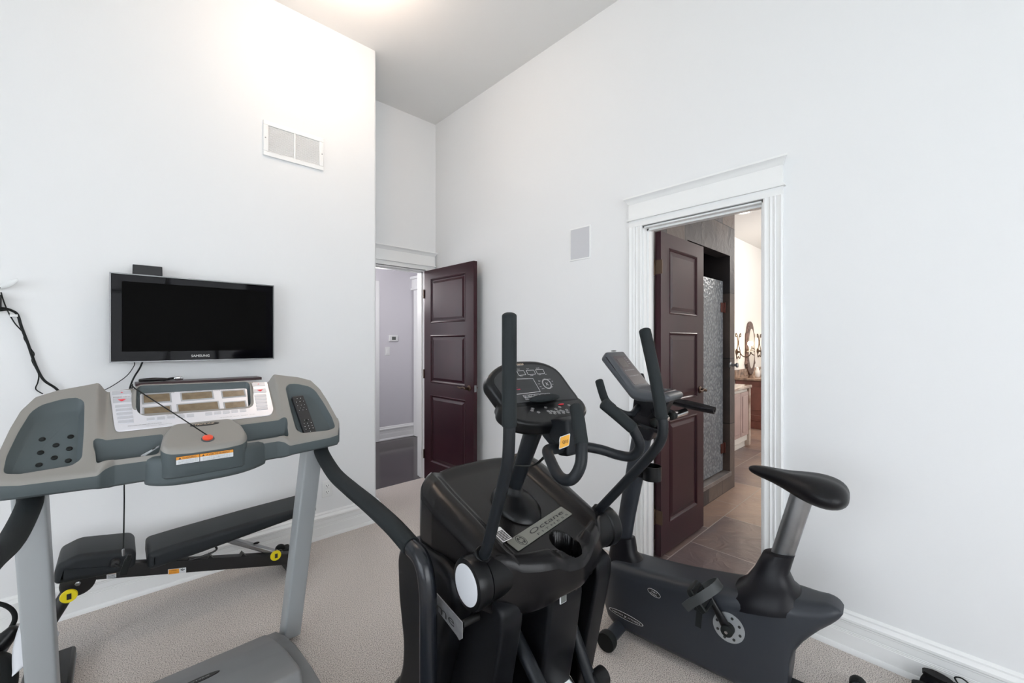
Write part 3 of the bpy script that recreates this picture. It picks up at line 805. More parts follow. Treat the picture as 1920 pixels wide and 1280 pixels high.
for i in range(NU):
    for k in range(n):
        l = (k+1) % n
        fs.append((i*n+k, (i+1)*n+k, (i+1)*n+l, i*n+l))
        ms.append(1 if (dk[i][k]+dk[i+1][k]+dk[i][l]+dk[i+1][l]) >= 3 else 0)
fs.append(tuple(range(n))); ms.append(0); fs.append(tuple(NU*n+k for k in range(n-1, -1, -1))); ms.append(0)
m.v = vs; m.f = fs; m.m = ms
CONS = m.build('console', [M['tmtop'], M['tmdark']], T, sharp=50)
def cutter(poly, zf, depth, flare=.004, inn=.010):
    """poly (u, world y) sunk below the surface zf by depth"""
    m = MB(); L = [(-flare, .06), (-flare, .001), (-.001, -.004), (inn*.6, -depth*.8), (inn, -depth)]
    rg = []
    for ins, dz in L:
        q = inset2(poly, ins); rg.append([Vector((a, b-TYo, zf(a, b)+dz)) for a, b in q])
    m.rings(rg); return m.build('cutter', [M['tmdark']], None, sharp=30)
CUT_TR = round_poly([(.470, 1.888), (.440, 1.882), (.335, 1.885), (.316, 1.897), (.314, 1.97), (.316, 2.046), (.328, 2.060), (.361, 2.062), (.412, 2.048), (.432, 2.031), (.452, 1.981), (.468, 1.925)], .008, 3)
def placed(c): c.location = T.location; bpy.context.view_layer.update(); return c
bpy.context.view_layer.update()
for s_ in (-1, 1):
    tr = [(s_*a, b) for a, b in CUT_TR]; cu_ = [(s_*a, b) for a, b in CUP]
    carve(CONS, placed(cutter(tr, lambda a, b: zwing(b), .034, inn=.012)))
    carve(CONS, placed(cutter(cu_, lambda a, b: zpan(b), .060, inn=.006)))
carve(CONS, placed(cutter(LCDW, lambda a, b: zpan(b)+.016*sstep(2.0, 2.10, b), .016+.010, flare=.001, inn=.004)))
CONS.data.set_sharp_from_angle(angle=math.radians(38))
# centre pod with the safety key
ap = round_poly([(-.172, 1.885), (-.138, 1.838), (-.090, 1.808), (-.03, 1.800), (.05, 1.800), (.10, 1.808), (.155, 1.838), (.205, 1.885), (.18, 1.92), (-.15, 1.92)], .03, 4)
m = MB(); m.rings([[Vector((a, b-TYo, z_)) for a, b in inset2(ap, q_)] for q_, z_ in ((.03, .908), (.012, .910), (.002, .916), (0, .926), (0, .985), (.004, 1.0), (.016, 1.008))])
m.build('front_apron', M['tmdark'], T, sharp=50)
m = MB()
pod = [(-.128, 1.835), (-.108, 1.806), (-.05, 1.797), (.05, 1.797), (.108, 1.806), (.128, 1.835), (.122, 1.90), (.092, 1.958), (-.086, 1.958), (-.116, 1.90)]
pod = round_poly(pod, .018, 4)
def zpod(y): return 1.036+.42*(y-1.80)
def lowz(a): return .935
L = [(.020, lambda a, b: lowz(a)+.0), (.004, lambda a, b: lowz(a)+.002), (0, lambda a, b: lowz(a)+.008), (0, lambda a, b: zpod(b)-.018)]
rg = [[Vector((a, b-TYo, f(a, b))) for a, b in inset2(pod, i_)] for i_, f in L]
m.rings(rg, cap=False, mi=1); m.f.append(tuple(range(len(pod)-1, -1, -1))); m.m.append(1)
L2 = [(0, -.018), (.0012, -.010), (.005, -.003), (.012, 0.0), (.018, 0.0)]
m.rings([[Vector((a, b-TYo, zpod(b)+dz)) for a, b in inset2(pod, i_)] for i_, dz in L2], cap=True, mi=0)
m.build('centre_pod', [M['tmtop'], M['tmdark']], T, sharp=50)
# silver instrument panel
def onpan(u, y, lift=.0): return Vector((u, y-TYo, zpan(y)+lift))
PN = Vector((0, -.806, 1)).normalized()
def panel_piece(poly, lift, th, name, mt, parent, hole=None):
    m = MB()
    m.prism(poly, lambda a, b: onpan(a, b, lift), lambda a, b: onpan(a, b, lift+th)); return m.build(name, mt, parent, sharp=30)
outer = round_poly([(-.236, 1.962), (.236, 1.962), (.250, 1.985), (.256, 2.116), (.20, 2.118), (.182, 2.00), (-.176, 2.008), (-.196, 2.118), (-.252, 2.118), (-.240, 1.99)], [.018, .018, .01, .004, .004, .03, .03, .004, .004, .01], 5)
PNL = panel_piece(outer, .002, .003, 'instrument_panel', M['panel'], T)
inner = round_poly([(-.172, 2.020), (.164, 2.016), (.176, 2.106), (-.170, 2.112)], .008, 3)
FACE = panel_piece(inner, -.011, .004, 'display_face', M['panel'], T)
def rect(a0, a1, b0, b1, r=.002, sk=0): return round_poly([(a0, b0), (a1, b0+sk), (a1, b1+sk), (a0, b1)], r, 3)
for (a0, a1, b0, b1) in ((-.160, -.084, 2.072, 2.104), (-.047, .050, 2.072, 2.100), (.086, .162, 2.071, 2.096), (-.160, -.087, 2.022, 2.050), (-.062, .063, 2.014, 2.052), (.086, .156, 2.020, 2.044)):
    f = panel_piece(rect(a0-.005, a1+.005, b0-.005, b1+.005), -.007, .0012, 'display_surround', M['lcdframe'], FACE)
    d = panel_piece(rect(a0, a1, b0, b1), -.0058, .001, 'display', M['lcd'], FACE)
    for k in range(1, 4):
        x = a0+(a1-a0)*k/4
for (u, y, w, s_) in ((-.15, 2.108, .05, 'INTERVALS'), (-.10, 2.108, .04, 'TIME'), (-.03, 2.106, .06, 'HEART RATE'), (.04, 2.105, .05, 'DISTANCE'), (.09, 2.102, .05, 'CALORIES')):
    MB().text(s_, onpan(u, y-.002, -.0066), (1, 0, 0), (0, 1, .806), .005, width=w*.8).build('face_lettering', M['greyink'], FACE)

# buttons
bt = 0
def button(a0, a1, b0, b1, sk=0):
    return panel_piece(rect(a0, a1, b0, b1, .0025, sk), .005, .0022, 'button', M['panelbtn'], PNL)
def mirror_x(x): return x
for s_ in (-1, 1):
    for (a0, a1, b0, b1) in ((-.246, -.196, 2.098, 2.114), (-.243, -.194, 2.066, 2.084), (-.238, -.194, 2.047, 2.058), (-.236, -.193, 2.032, 2.043), (-.234, -.192, 2.017, 2.028), (-.232, -.191, 2.002, 2.013), (-.230, -.190, 1.987, 1.998)):
        button(min(s_*a0, s_*a1)*-1 if 0 else min(-s_*a0, -s_*a1), max(-s_*a0, -s_*a1), b0, b1)
for i in range(11):
    a = -.155+.0285*i
    if i == 5: continue
    button(a, a+.022, 1.987, 1.998)
for (x) in (-.220, .220):
    MB().add([tuple(onpan(x-.012, 2.078, .0085)), tuple(onpan(x, 2.072, .0085)), tuple(onpan(x+.012, 2.078, .0085)), tuple(onpan(x, 2.069, .0085))], [(0, 1, 2), (0, 3, 1), (1, 3, 2)]).build('arrow_mark', M['redink'], PNL)
    MB().add([tuple(onpan(x-.004, 2.104, .0085)), tuple(onpan(x+.004, 2.104, .0085)), tuple(onpan(x, 2.108, .0085))], [(0, 1, 2)]).build('arrow_mark', M['redink'], PNL)
MB().text('SPEED MPH', onpan(-.243, 2.088, .0055), (1, 0, 0), (0, 1, .806), .006, width=.045).build('panel_lettering', M['greyink'], PNL)
MB().text('QUICK START', onpan(-.10, 2.0015, .0055), (1, 0, 0), (0, 1, .806), .004, width=.05).build('panel_lettering', M['greyink'], PNL)
MB().text('PROGRAM INSTRUCTIONS', onpan(-.205, 1.974, .0055), (1, 0, 0), (0, 1, .806), .0055, width=.09).build('panel_lettering', M['greyink'], PNL)
MB().text('1. SELECT PROGRAM  2. SET TIME  3. PRESS START', onpan(-.16, 1.968, .0055), (1, 0, 0), (0, 1, .806), .003, width=.075).build('panel_lettering', M['greyink'], PNL)
MB().text('PROGRAM  LEVEL  START  STOP', onpan(.06, 1.9705, .0055), (1, 0, 0), (0, 1, .806), .0035, width=.12).build('panel_lettering', M['greyink'], PNL)
# rubber studs in the left tray
for (px, py) in ((79, 824), (105, 835), (132.5, 819), (76, 849), (130, 841.5), (102, 858.5), (73, 872), (128, 864)):
    d = ray(px, py); t = (CH-1.0+.034+1.06*1.867)/(1.06*d[1]-d[2]); b = t*d[1]; a = t*d[0]-TX
    MB().ball((a, b-TYo, zwing(b)-.033), .0080, .0080, .005, nu=14, nv=8, mtx=Matrix.Rotation(.8, 3, 'X')).build('rubber_stud', M['rubber'], T)
# brand badge, safety key, warning label
def zb_(y): return 1.036+.42*(y-1.80)
BU = Vector((0, 1, .42)).normalized()
m = MB(); c = Vector((.006, 1.926-TYo, zb_(1.926)+.0005))
m.prism([(.044*math.cos(2*PI*k/28), .0085*math.sin(2*PI*k/28)) for k in range(28)], lambda a, b: c+Vector((a, 0, 0))+BU*b, lambda a, b: c+Vector((a, 0, .0016))+BU*b)
b = m.build('brand_badge', M['ink'], T)
MB().text('TRIMLINE', c+Vector((-.030, 0, .0022))-BU*.004, (1, 0, 0), BU, .011, width=.060, shear=.25).build('badge_lettering', M['tanink'], b)
m = MB(); kx, ky = .004, 1.838
kc = Vector((kx, ky-TYo, zb_(ky)+.001))
m.lathe([(.016, 0), (.0155, .006), (.010, .010), (.002, .0115)], n=24, c=kc, mtx=Matrix.Rotation(.40, 3, 'X'))
KEY = m.build('safety_key', M['red'], T)
MB().lathe([(.020, -.001), (.0195, .0015), (.001, .0016)], n=24, c=kc-Vector((0, .002, .001)), mtx=Matrix.Rotation(.40, 3, 'X')).build('key_socket', M['tmdark'], T)
# key cord: from the key up and over the console, hanging down behind to its clip
p1 = tl(onY(253, 728, 2.10)); p2 = tl(onY(248, 724, 2.145))
cord = [tuple(kc+Vector((0, 0, .010))), lerp(tuple(kc+Vector((0, 0, .012))), p1, .5), p1, p2, (p2[0]-.01, p2[1]+.01, p2[2]-.10)]
xh = onY(233, 905, 2.12)
pts_h = [onY(233, 905, 2.12), onY(233, 940, 2.12), onY(232, 1000, 2.12), onY(231, 1027, 2.12)]
cord2 = [(p2[0]-.02, 2.13-TYo, 1.06), tl(onY(236, 880, 2.12))]+[tl(p) for p in pts_h]
MB().tube(cord+cord2, .0022, n=6, sm=4).build('key_cord', M['rubber'], T)
pc = tl(onY(231, 1030, 2.12))
m = MB(); m.tube([pc, (pc[0]+.001, pc[1], pc[2]-.022)], .0045, n=8); m.build('cord_crimp', M['satsteel'], T)
m = MB(); q0 = tl(onY(228, 1040, 2.12)); 
mt_ = Matrix.Translation(Vector(tl(onY(236, 1062, 2.12)))) @ Matrix.Rotation(.28, 4, 'Y')
m.box((-.011, -.006, -.028), (.011, .006, .030), mtx=mt_); m.box((-.007, -.010, .020), (.005, .010, .042), mtx=mt_)
m.build('clip', M['rubber'], T, bevel=.003)
# warning label across the bulge
def wl(px, py): return Vector(tl(onY(px, py, 1.796)))
A, B, C_, D = wl(330, 871), wl(437, 855), wl(330, 857), wl(436, 842)
u_ = (B-A); v_ = Vector((0, 0, (C_-A).z)); ux = u_.normalized()
base = A+Vector((0, -.0022, 0))
m = MB(); m.quad(base-ux*.001-Vector((0, 0, .001)), ux*(u_.length+.002), v_+Vector((0, 0, .002)), t=.001); lb = m.build('warning_label', M['ink'], T)
m = MB(); m.quad(base+Vector((0, -.0011, 0)), ux*.063, v_*.60, t=.0005); m.quad(base+ux*.065+Vector((0, -.0011, 0)), ux*(u_.length-.065), v_*.60, t=.0005); m.build('label_text_area', M['whitelbl'], lb)
m = MB(); m.quad(base+v_*.62+Vector((0, -.0011, 0)), ux*.063, v_*.38, t=.0005); m.quad(base+v_*.62+ux*.065+Vector((0, -.0011, 0)), ux*(u_.length-.065), v_*.38, t=.0005); m.build('label_header', M['orange'], lb)
m = MB()
for (o_, w_, s_) in ((.016, .038, 'WARNING'), (.082, .070, 'AVERTISSEMENT')):
    m.text(s_, base+ux*o_+v_*.68+Vector((0, -.0018, 0)), ux, (0, 0, 1), .0085, width=w_, t=.0002)
for o_ in (.006, .070):
    k = base+ux*o_+v_*.66+Vector((0, -.0019, 0)); m.add([tuple(k), tuple(k+ux*.008), tuple(k+ux*.004+Vector((0, 0, .0065)))], [(0, 1, 2)])
for r in range(3):
    for o_, w_ in ((.006, .052), (.072, .080)):
        m.text('RISK OF INJURY TO PERSONS READ MANUAL STEP ON SIDE RAILS' [:46], base+ux*o_+v_*(.10+.16*r)+Vector((0, -.0018, 0)), ux, (0, 0, 1), .0026, width=w_, t=.0002)
m.build('label_lettering', M['ink'], lb)
# posts: leaning box sections
for s_ in (-1, 1):
    xc, xb_ = (-.430, -.409) if s_ < 0 else (.404, .362)
    yt, zt, yb_, zb2 = .108, .975, .300, .02
    if s_ < 0: w0 = .036
    else: w0 = .036
    m = MB(); hy = .042
    pl = round_poly([(xc-w0, -hy), (xc+w0, -hy), (xc+w0, hy), (xc-w0, hy)], .008, 3)
    m.rings([[Vector((a-xc+xb_, yb_+b, zb2)) for a, b in pl], [Vector((a, yt+b, zt)) for a, b in pl]])
    U = m.build('upright', M['silver'], T)
# handrails: foam grip from the console, then a curved steel rail down to the deck
rp = [tl(onX(x, y, .655)) for x, y in ((604, 850), (627, 888), (657, 916), (691, 944), (735, 984), (771, 1024))]
rl = [tl(onX(x, y, .655)) for x, y in ((771, 1024), (787, 1042), (797, 1070), (802, 1110), (803, 1150), (803, 1280))]
for s_ in (1, -1):
    k = lambda p: (s_*p[0]-(.085*min(1, max(0, -(p[1]-.02))/.8)**.8 if s_ < 0 else 0), p[1], p[2]+(.035*sstep(0, .3, -p[1]) if s_ < 0 else 0))
    G = MB().tube([k((rp[0][0], rp[0][1]+.025, rp[0][2]+.085)), k((rp[0][0], rp[0][1]+.015, rp[0][2]+.04))]+[k(p) for p in rp], .0290, n=20, sm=6, dome=False).build('handrail_grip', M['foam'], T)
    pts = [k(p) for p in rl]; e_ = pts[-1]
    pts += [(e_[0], e_[1], .26), (s_*.300, e_[1]-.01, .12)]
    MB().tube(pts, .0255, n=20, sm=6).build('handrail', M['glosssteel'], T)
# motor hood and deck
hood_prof = [(.255, .02), (.262, .070), (.245, .098), (.10, .150), (-.05, .190), (-.20, .215), (-.24, .215), (-.26, .17), (-.26, .02)]
hw_ = .254
m = MB(); m.pillow(round_poly(hood_prof, .012, 3), hw_, .014, lambda l, a, b: (l+.0, a, b), steps=4)
HOOD = m.build('motor_hood', M['hood'], T, sharp=35)
cb = Vector(onZ(372, 1273, .175)); cb = Vector(tl(cb))
def hoodz(y):
    return interp([(-.20, .215), (-.05, .190), (.10, .150), (.245, .098)], y)
def hp(a, b, l): return Vector((a, b, hoodz(b)+l))
m = MB(); el = [(cb.x+.064*math.cos(2*PI*k/28), cb.y+.020*math.sin(2*PI*k/28)) for k in range(28)]
m.prism(el, lambda a, b: hp(a, b, -.001), lambda a, b: hp(a, b, .0025)); bd = m.build('hood_badge', M['ink'], T)
MB().text('FITNEX', hp(cb.x-.036, cb.y-.006, .003), (1, 0, 0), (0, 1, -.35), .014, width=.07).build('badge_lettering', M['wink'], bd)
for s_ in (-1, 1):
    m = MB(); pl = round_poly([(.345, .0), (.345, .03), (.20, .085), (.05, .125), (-.15, .145), (-.80, .145), (-.84, .12), (-.84, .0)], .010, 3)
    m.pillow(pl, .032, .008, lambda l, a, b: (s_*.284+l, a, b)); m.build('side_rail', M['hood'], T, sharp=35)
MB().box((-.25, -1.25, .10), (.25, -.23, .125)).build('deck', M['satblack'], T, bevel=.004)
MB().box((-.22, -1.25, .120), (.22, -.235, .132)).build('walking_belt', M['belt'], T, bevel=.003)
MB().box((-.22, -.80, .0), (.22, .20, .06)).build('base_frame', M['steelblk'], T, bevel=.006)
m = MB(); m.box((-.30, -1.3, 0), (-.24, -.85, .15)); m.box((.24, -1.3, 0), (.30, -.85, .15)); m.box((-.42, -1.3, .1), (-.30, -.84, .18)); m.box((.30, -1.3, .1), (.42, -.84, .18)); m.build('rear_frame', M['hood'], T, bevel=.006)

# remote in the right tray, papers in the left cup tray
def wing(u, y, l=0): return Vector((TX+u, y, zwing(y)-.040+l))
r_ = root('television_remote', 'long black remote standing in the right console tray', 'remote control', tuple(wing(.362, 1.955, .022)))
wu = Vector((0, 1, 1.06)).normalized(); wn = Vector((0, -1.06, 1)).normalized()
tw = Matrix.Rotation(.06, 3, wn)
ru = tw @ Vector((1, 0, 0)); rv = tw @ wu
def rem(a, b, c): return ru*a+rv*b+wn*c
m = MB(); pl = round_poly([(-.024, -.105), (.024, -.105), (.024, .105), (-.024, .105)], .005, 3)
m.rings([[rem(a, b, h) for a, b in (pl if i in (1, 2) else inset2(pl, .003))] for i, h in enumerate((-.011, -.008, .006, .009))]); m.build('remote_body', M['remote'], r_)
rows = [(.088, 2, .010, .004), (.070, 3, .009, .005), (.050, 3, .007, .004), (.036, 2, .006, .004), (.024, 3, .008, .003), (-.030, 2, .006, .005), (-.048, 3, .009, .005), (-.062, 3, .009, .005), (-.076, 3, .009, .005), (-.090, 1, .009, .005)]
m = MB(); m2 = MB()
for b, n_, w, h in rows:
    for i in range(n_):
        a = (i-(n_-1)/2)*.0145
        q = [rem(a-w/2, b-h/2, .009), rem(a+w/2, b-h/2, .009), rem(a+w/2, b+h/2, .009), rem(a-w/2, b+h/2, .009)]
        m.rings([q, [p+wn*.0012 for p in q]])
        q = [rem(a-w/5, b-h/5, .0103), rem(a+w/5, b-h/5, .0103), rem(a+w/5, b+h/5, .0103), rem(a-w/5, b+h/5, .0103)]
        m2.rings([q, [p+wn*.0004 for p in q]])
m.lathe([(.006, 0), (.006, .0015), (.001, .0016)], n=16, c=rem(0, -.032, .009), mtx=Matrix.Rotation(.8, 3, 'X'))
m.build('keypad', M['rubber'], r_); m2.build('key_markings', M['wink'], r_)
r_ = root('folded_paper', 'white folded paper in the left cup tray', 'paper', (TX-.155, 1.905, 1.0))
MB().add([(-.02, 0, 0), (.028, .004, .03), (.03, .0, .037), (-.018, -.002, .012), (-.02, .003, 0), (.028, .007, .03), (.03, .003, .037), (-.018, .001, .012)], [(0, 1, 2, 3), (7, 6, 5, 4), (0, 4, 5, 1), (1, 5, 6, 2), (2, 6, 7, 3), (3, 7, 4, 0)]).build('paper_sheet', M['whitelbl'], r_)
MB().add([(.010, -.0015, .0245), (.020, -.001, .030), (.020, -.001, .034), (.012, -.0015, .030)], [(0, 1, 2, 3)]).build('printed_mark', M['ink'], r_)

# ================================================================== ELLIPTICAL TRAINER
E = Frame((1.02256, .92812), -39.1)
EL = root('elliptical_trainer', 'black elliptical trainer with swing arms and drive housing', 'elliptical trainer', (E.o[0], E.o[1], 0), E.rot)
def eh(u):  # half width along v
    return 0
def eplan(u, v):
    yr = -.128+.085*abs(u)**2.2-.012*math.exp(-((u-.12)/.20)**2)
    yf = .445-.10*abs(u)**3
    y = yr+(yf-yr)*v
    hw = .258+.030*min(1, v*1.4)
    # rounded corners in plan
    c = 1-.05*max(0, (abs(v-.5)-.38)/.12)**2
    return u*hw*c, y
def etop(x, y, u, v):
    z = .770+.31*y
    ed = min((1-abs(u))*.27, v*.5, (1-v)*.5)
    hump = sstep(.56, .76, abs(u))*(1-.45*sstep(.80, 1, abs(u)))*(.030+.010*v)*(1-.5*sstep(.82, 1, v))
    rear = (1-sstep(.075, .115, v))*.024
    rear *= .25+.75*sstep(.05, .10, math.hypot(x-.030, (y+.10)*.8))
    z += max(hump, rear)+.010*sstep(.85, 1, v)
    # bottle well breaking the rear rim
    d = math.hypot((x-.030)/1.0, (y+.066)/1.35)
    z -= .120*(1-sstep(.035, .043, d))
    r = .034
    if ed < r: z -= (r-math.sqrt(max(0, r*r-(r-ed)**2)))*.9
    return z
m = MB(); NU, NV = 160, 150; idx = {}
vs = []
for j in range(NV+1):
    for i in range(NU+1):
        u = -1+2*i/NU; v = j/NV; x, y = eplan(u, v); vs.append((x, y, etop(x, y, u, v)))
fs = [(j*(NU+1)+i, j*(NU+1)+i+1, (j+1)*(NU+1)+i+1, (j+1)*(NU+1)+i) for j in range(NV) for i in range(NU)]
m.add(vs, fs)
per = [(i, 0) for i in range(NU+1)]+[(NU, j) for j in range(1, NV+1)]+[(i, NV) for i in range(NU-1, -1, -1)]+[(0, j) for j in range(NV-1, 0, -1)]
pv = [vs[j*(NU+1)+i] for i, j in per]
def seam(x, y): return .640+.018*math.sin(x*11+.6) if y < .05 else .655
rings = [[Vector(p) for p in pv]]
for t, k in ((.25, 1.004), (.6, 1.006), (1, 1.0)):
    rings.append([Vector((x*k, y*k if y < 0 else y, z+(min(seam(x, y), z-.05)-z)*t)) for x, y, z in pv])
rings.append([Vector((x*.94, y*.94, min(seam(x, y), z-.05)-.012)) for x, y, z in pv])
m.rings(rings, cap=False)
HS = m.build('drive_housing', M['blacktop'], EL, sharp=60)
# side shells, spine and cheeks with open slots between, base
side = [(.03, .635), (.05, .700), (.15, .722), (.30, .712), (.41, .690), (.455, .62), (.445, .48), (.405, .33), (.415, .24), (.45, .17), (.46, .04), (.30, .03), (.225, .12), (.185, .28), (.135, .44), (.08, .55)]
for s_ in (-1, 1):
    m = MB(); m.pillow(round_poly(side, .03, 4), .055, .028, lambda l, a, b: (s_*.262+l, a, b), steps=5); m.build('side_shell', M['bodyblack'], EL, sharp=40)
core = [(-.092, .645), (-.104, .60), (-.075, .42), (-.035, .22), (.0, .06), (.42, .06), (.42, .66), (0, .70)]
m = MB(); m.pillow(round_poly(core, .02, 3), .075, .012, lambda l, a, b: (l, a, b)); m.build('centre_spine', M['bodyblack'], EL, sharp=40)
for s_ in (-1, 1):
    c2 = [(-.085, .648), (-.088, .60), (-.048, .42), (-.005, .22), (.03, .05), (.30, .05), (.30, .66), (0, .68)]
    m = MB(); m.pillow(round_poly(c2, .02, 3), .040, .010, lambda l, a, b: (s_*.205+l, a, b)); m.build('rear_cheek', M['bodyblack'], EL, sharp=40)
m = MB(); m.box((-.21, .10, .04), (.21, .40, .66)); m.build('inner_chassis', M['deepblack'], EL)
for s_ in (-1, 1): MB().box((s_*.125-.055, -.065, .60), (s_*.125+.055, .12, .66)).build('slot_header', M['bodyblack'], EL, bevel=.01)
m = MB(); m.pillow(round_poly([(.22, 0), (.52, 0), (.53, .09), (.46, .17), (.30, .18), (.24, .10)], .03, 4), .315, .03, lambda l, a, b: (l, a, b)); m.build('front_base', M['satblack'], EL, sharp=40)
m = MB(); m.pillow(round_poly([(-1.15, .02), (.3, .02), (.3, .10), (-1.15, .10)], .01, 2), .045, .01, lambda l, a, b: (l, a, b)); m.box((-.30, -1.20, 0), (.30, -1.10, .10)); m.build('base_rail', M['steelblk'], EL, bevel=.004)
# pivot hubs with pale discs
HYc, HZc = -.012, .718
for s_ in (-1, 1):
    m = MB(); m.lathe([(.04, .19), (.066, .195), (.066, .262), (.063, .264), (.070, .268), (.073, .30), (.069, .311), (.060, .313), (.01, .312)], axis='x', n=40, c=(0, HYc, HZc), mtx=Matrix.Scale(s_, 3, (1, 0, 0)))
    H = m.build('pivot_hub', M['satblack'], EL, sharp=35)
    MB().lathe([(.056, .311), (.056, .3145), (.05, .316), (.01, .317)], axis='x', n=40, c=(0, HYc, HZc), mtx=Matrix.Scale(s_, 3, (1, 0, 0))).build('hub_cap', M['silverdisc'], H, sharp=35)
# swing arms
def ea(px, py, lat): return E.at(px, py, 0, lat)
la = [(-.262, HYc+.005, HZc+.055), ea(912, 1030, -.262), ea(930, 960, -.264), ea(945, 900, -.267), ea(953, 855, -.27), ea(955, 797, -.27)]
lg = [ea(955, 797, -.27), ea(955, 700, -.27), ea(955, 592, -.27)]
ra = [(.262, HYc+.015, HZc+.045), ea(1135, 943, .262), ea(1175, 901, .264), ea(1222, 850, .268), ea(1240, 822, .27), ea(1243, 797, .27), ea(1241, 783, .27)]
rg = [ea(1241, 783, .27), ea(1228, 706, .27), ea(1209, 620, .27)]
for a_, g_, s_ in ((la, lg, -1), (ra, rg, 1)):
    A = MB().tube(a_, .0165, n=18, sm=6).build('swing_arm', M['steelblk'], EL)
    MB().tube(g_, .0195, n=18, sm=3).build('arm_grip', M['foam'], A)
    b0 = Vector(a_[0]); b1 = Vector(a_[1]); d = (b1-b0).normalized()
    MB().tube([b0-d*.01, b0+d*.028], .026, n=8, dome=False).build('arm_socket', M['satblack'], A, bevel=.003)
# mast with boot
surf = lambda y: .770+.31*y
m = MB(); nn = Vector((0, -.31, 1)).normalized(); tt = Vector((0, 1, .31)).normalized(); bc = Vector((0, .158, surf(.158)))
rings = []
for h, a, b, off in ((-.01, .084, .108, -.012), (.010, .081, .103, -.010), (.022, .070, .088, 0), (.034, .052, .064, .008), (.040, .038, .046, .014), (.045, .034, .038, .018), (.062, .032, .034, .022), (.066, .026, .028, .022)):
    rings.append([bc+Vector((a*math.cos(2*PI*k/36), 0, 0))+tt*(b*math.sin(2*PI*k/36)+off)+nn*h for k in range(36)])
m.rings(rings); m.build('mast_boot', M['satblack'], EL, sharp=50)
mt0 = Vector(E.at(968, 903, 0, 0)); mt1 = Vector(E.at(1001, 805, 0, 0)); dm = (mt1-mt0)
MB().tube([mt0-dm*.25, mt0, mt1, mt1+dm*.25], [.024, .027, .034, .036], n=22, flat=(.85, 1.0), dome=False).build('mast', M['steelblk'], EL)
# console
def eplane(px, py, p0, nrm):
    d = ray(px, py); d = Vector((d[0]*E.l[0]+d[1]*E.l[1], d[0]*E.h[0]+d[1]*E.h[1], d[2])); o = Vector(E.loc((0, 0, CH)))
    t = (Vector(p0)-o).dot(nrm)/d.dot(nrm); return o+d*t
Dt = Vector(E.at(984, 677, 0, 0)); Db = Vector(E.at(1019, 753, 0, 0))
dv = (Dt-Db).normalized(); dx = Vector((1, 0, 0)); dn = dx.cross(dv).normalized()   # faces the user (-y)
if dn.y > 0: dn = -dn
def dq(px, py, lift=0):
    p = eplane(px, py, Db, dn); return ((p-Db).x, (p-Db).dot(dv))
face_px = [(912, 712), (925, 693), (945, 681), (968, 676), (1000, 677), (1028, 684), (1040, 692), (1052, 712), (1066, 742), (1074, 757), (1000, 764), (950, 748), (938, 745), (925, 735)]
fp = [dq(*q) for q in face_px]
L_ = (Dt-Db).length
outl = [(-.215, .055), (-.222, .085), (-.200, .118), (-.14, L_-.012), (-.07, L_+.003), (0, L_+.006), (.07, L_+.001), (.125, L_-.018), (.158, L_-.050), (.178, .045), (.19, .0), (.17, -.03), (-.15, -.035), (-.19, .0)]
outl = [(a*.93 if a > 0 else a*.84, b) for a, b in outl]
outl = [(p.x, p.y) for p in catmull([(a, b, 0) for a, b in outl], 5, True)]
m = MB(); m.pillow(outl, .024, .014, lambda l, a, b: Db+dx*a+dv*b-dn*.024+dn*l, steps=4)
CO = m.build('console_display', M['satblack'], EL, sharp=45)
m = MB(); inn = inset2(outl, .020); inn = [p for p in inn if p[1] > -.006]
m.prism(inn, lambda a, b: Db+dx*a+dv*b, lambda a, b: Db+dx*a+dv*b+dn*.0012); m.build('display_overlay', M['tvblack'] if 0 else mat('overlay_black', (.018, .019, .021), .3), CO)
# keypad shelf
S0 = Db+Vector((0, .012, .004)); S1 = Vector(E.at(1050, 788, 0, 0)); sv = (S1-S0).normalized(); sn = dx.cross(sv).normalized()
if sn.z < 0: sn = -sn
SLn = (S1-S0).length
so = [(-.175, 0), (-.182, SLn*.35), (-.150, SLn*.80), (-.08, SLn*1.04), (0, SLn*1.1), (.08, SLn*1.04), (.150, SLn*.80), (.182, SLn*.35), (.175, 0), (.13, -.03), (-.13, -.03)]
so = [(p.x, p.y) for p in catmull([(a, b, 0) for a, b in so], 5, True)]
m = MB(); m.pillow(so, .024, .012, lambda l, a, b: S0+dx*a+sv*b-sn*.024+sn*l, steps=4); SH = m.build('keypad_shelf', M['satblack'], EL, sharp=45)
m = MB(); m.ball(Db+dx*.0+dn*.014+dv*(.006), .070, .014, .013); m.build('console_wrist_bar', M['foam'], EL)
def dpt(px, py, l=.0016):
    return eplane(px, py, Db, dn)+dn*l
def line3(m, a, b, w, l=.0016, mi=0, f=None):
    a, b = Vector(a), Vector(b); d = (b-a).normalized(); q = (d.cross(dn)).normalized()*w/2
    m.add([tuple(a-q), tuple(b-q), tuple(b+q), tuple(a+q)], [(0, 1, 2, 3)], mi)
def outline3(m, pts, w):
    for i in range(len(pts)): line3(m, pts[i], pts[(i+1) % len(pts)], w)
zz = lambda x, y: (920+x*.09377, 670+y*.09377)
m = MB()
for q in ([(515, 275), (650, 265), (700, 350), (560, 362)], [(705, 262), (855, 255), (895, 335), (745, 350)], [(890, 250), (1040, 240), (1075, 325), (935, 335)], [(380, 440), (840, 425), (990, 685), (480, 745)]):
    outline3(m, [dpt(*zz(*p)) for p in q], .0012)
cc = dpt(*zz(1120, 530)); R_ = (dpt(*zz(1205, 530))-cc).length
for r_k in (R_, R_*.86): outline3(m, [cc+dx*math.cos(2*PI*k/24)*r_k+dv*math.sin(2*PI*k/24)*r_k for k in range(24)], .0010)
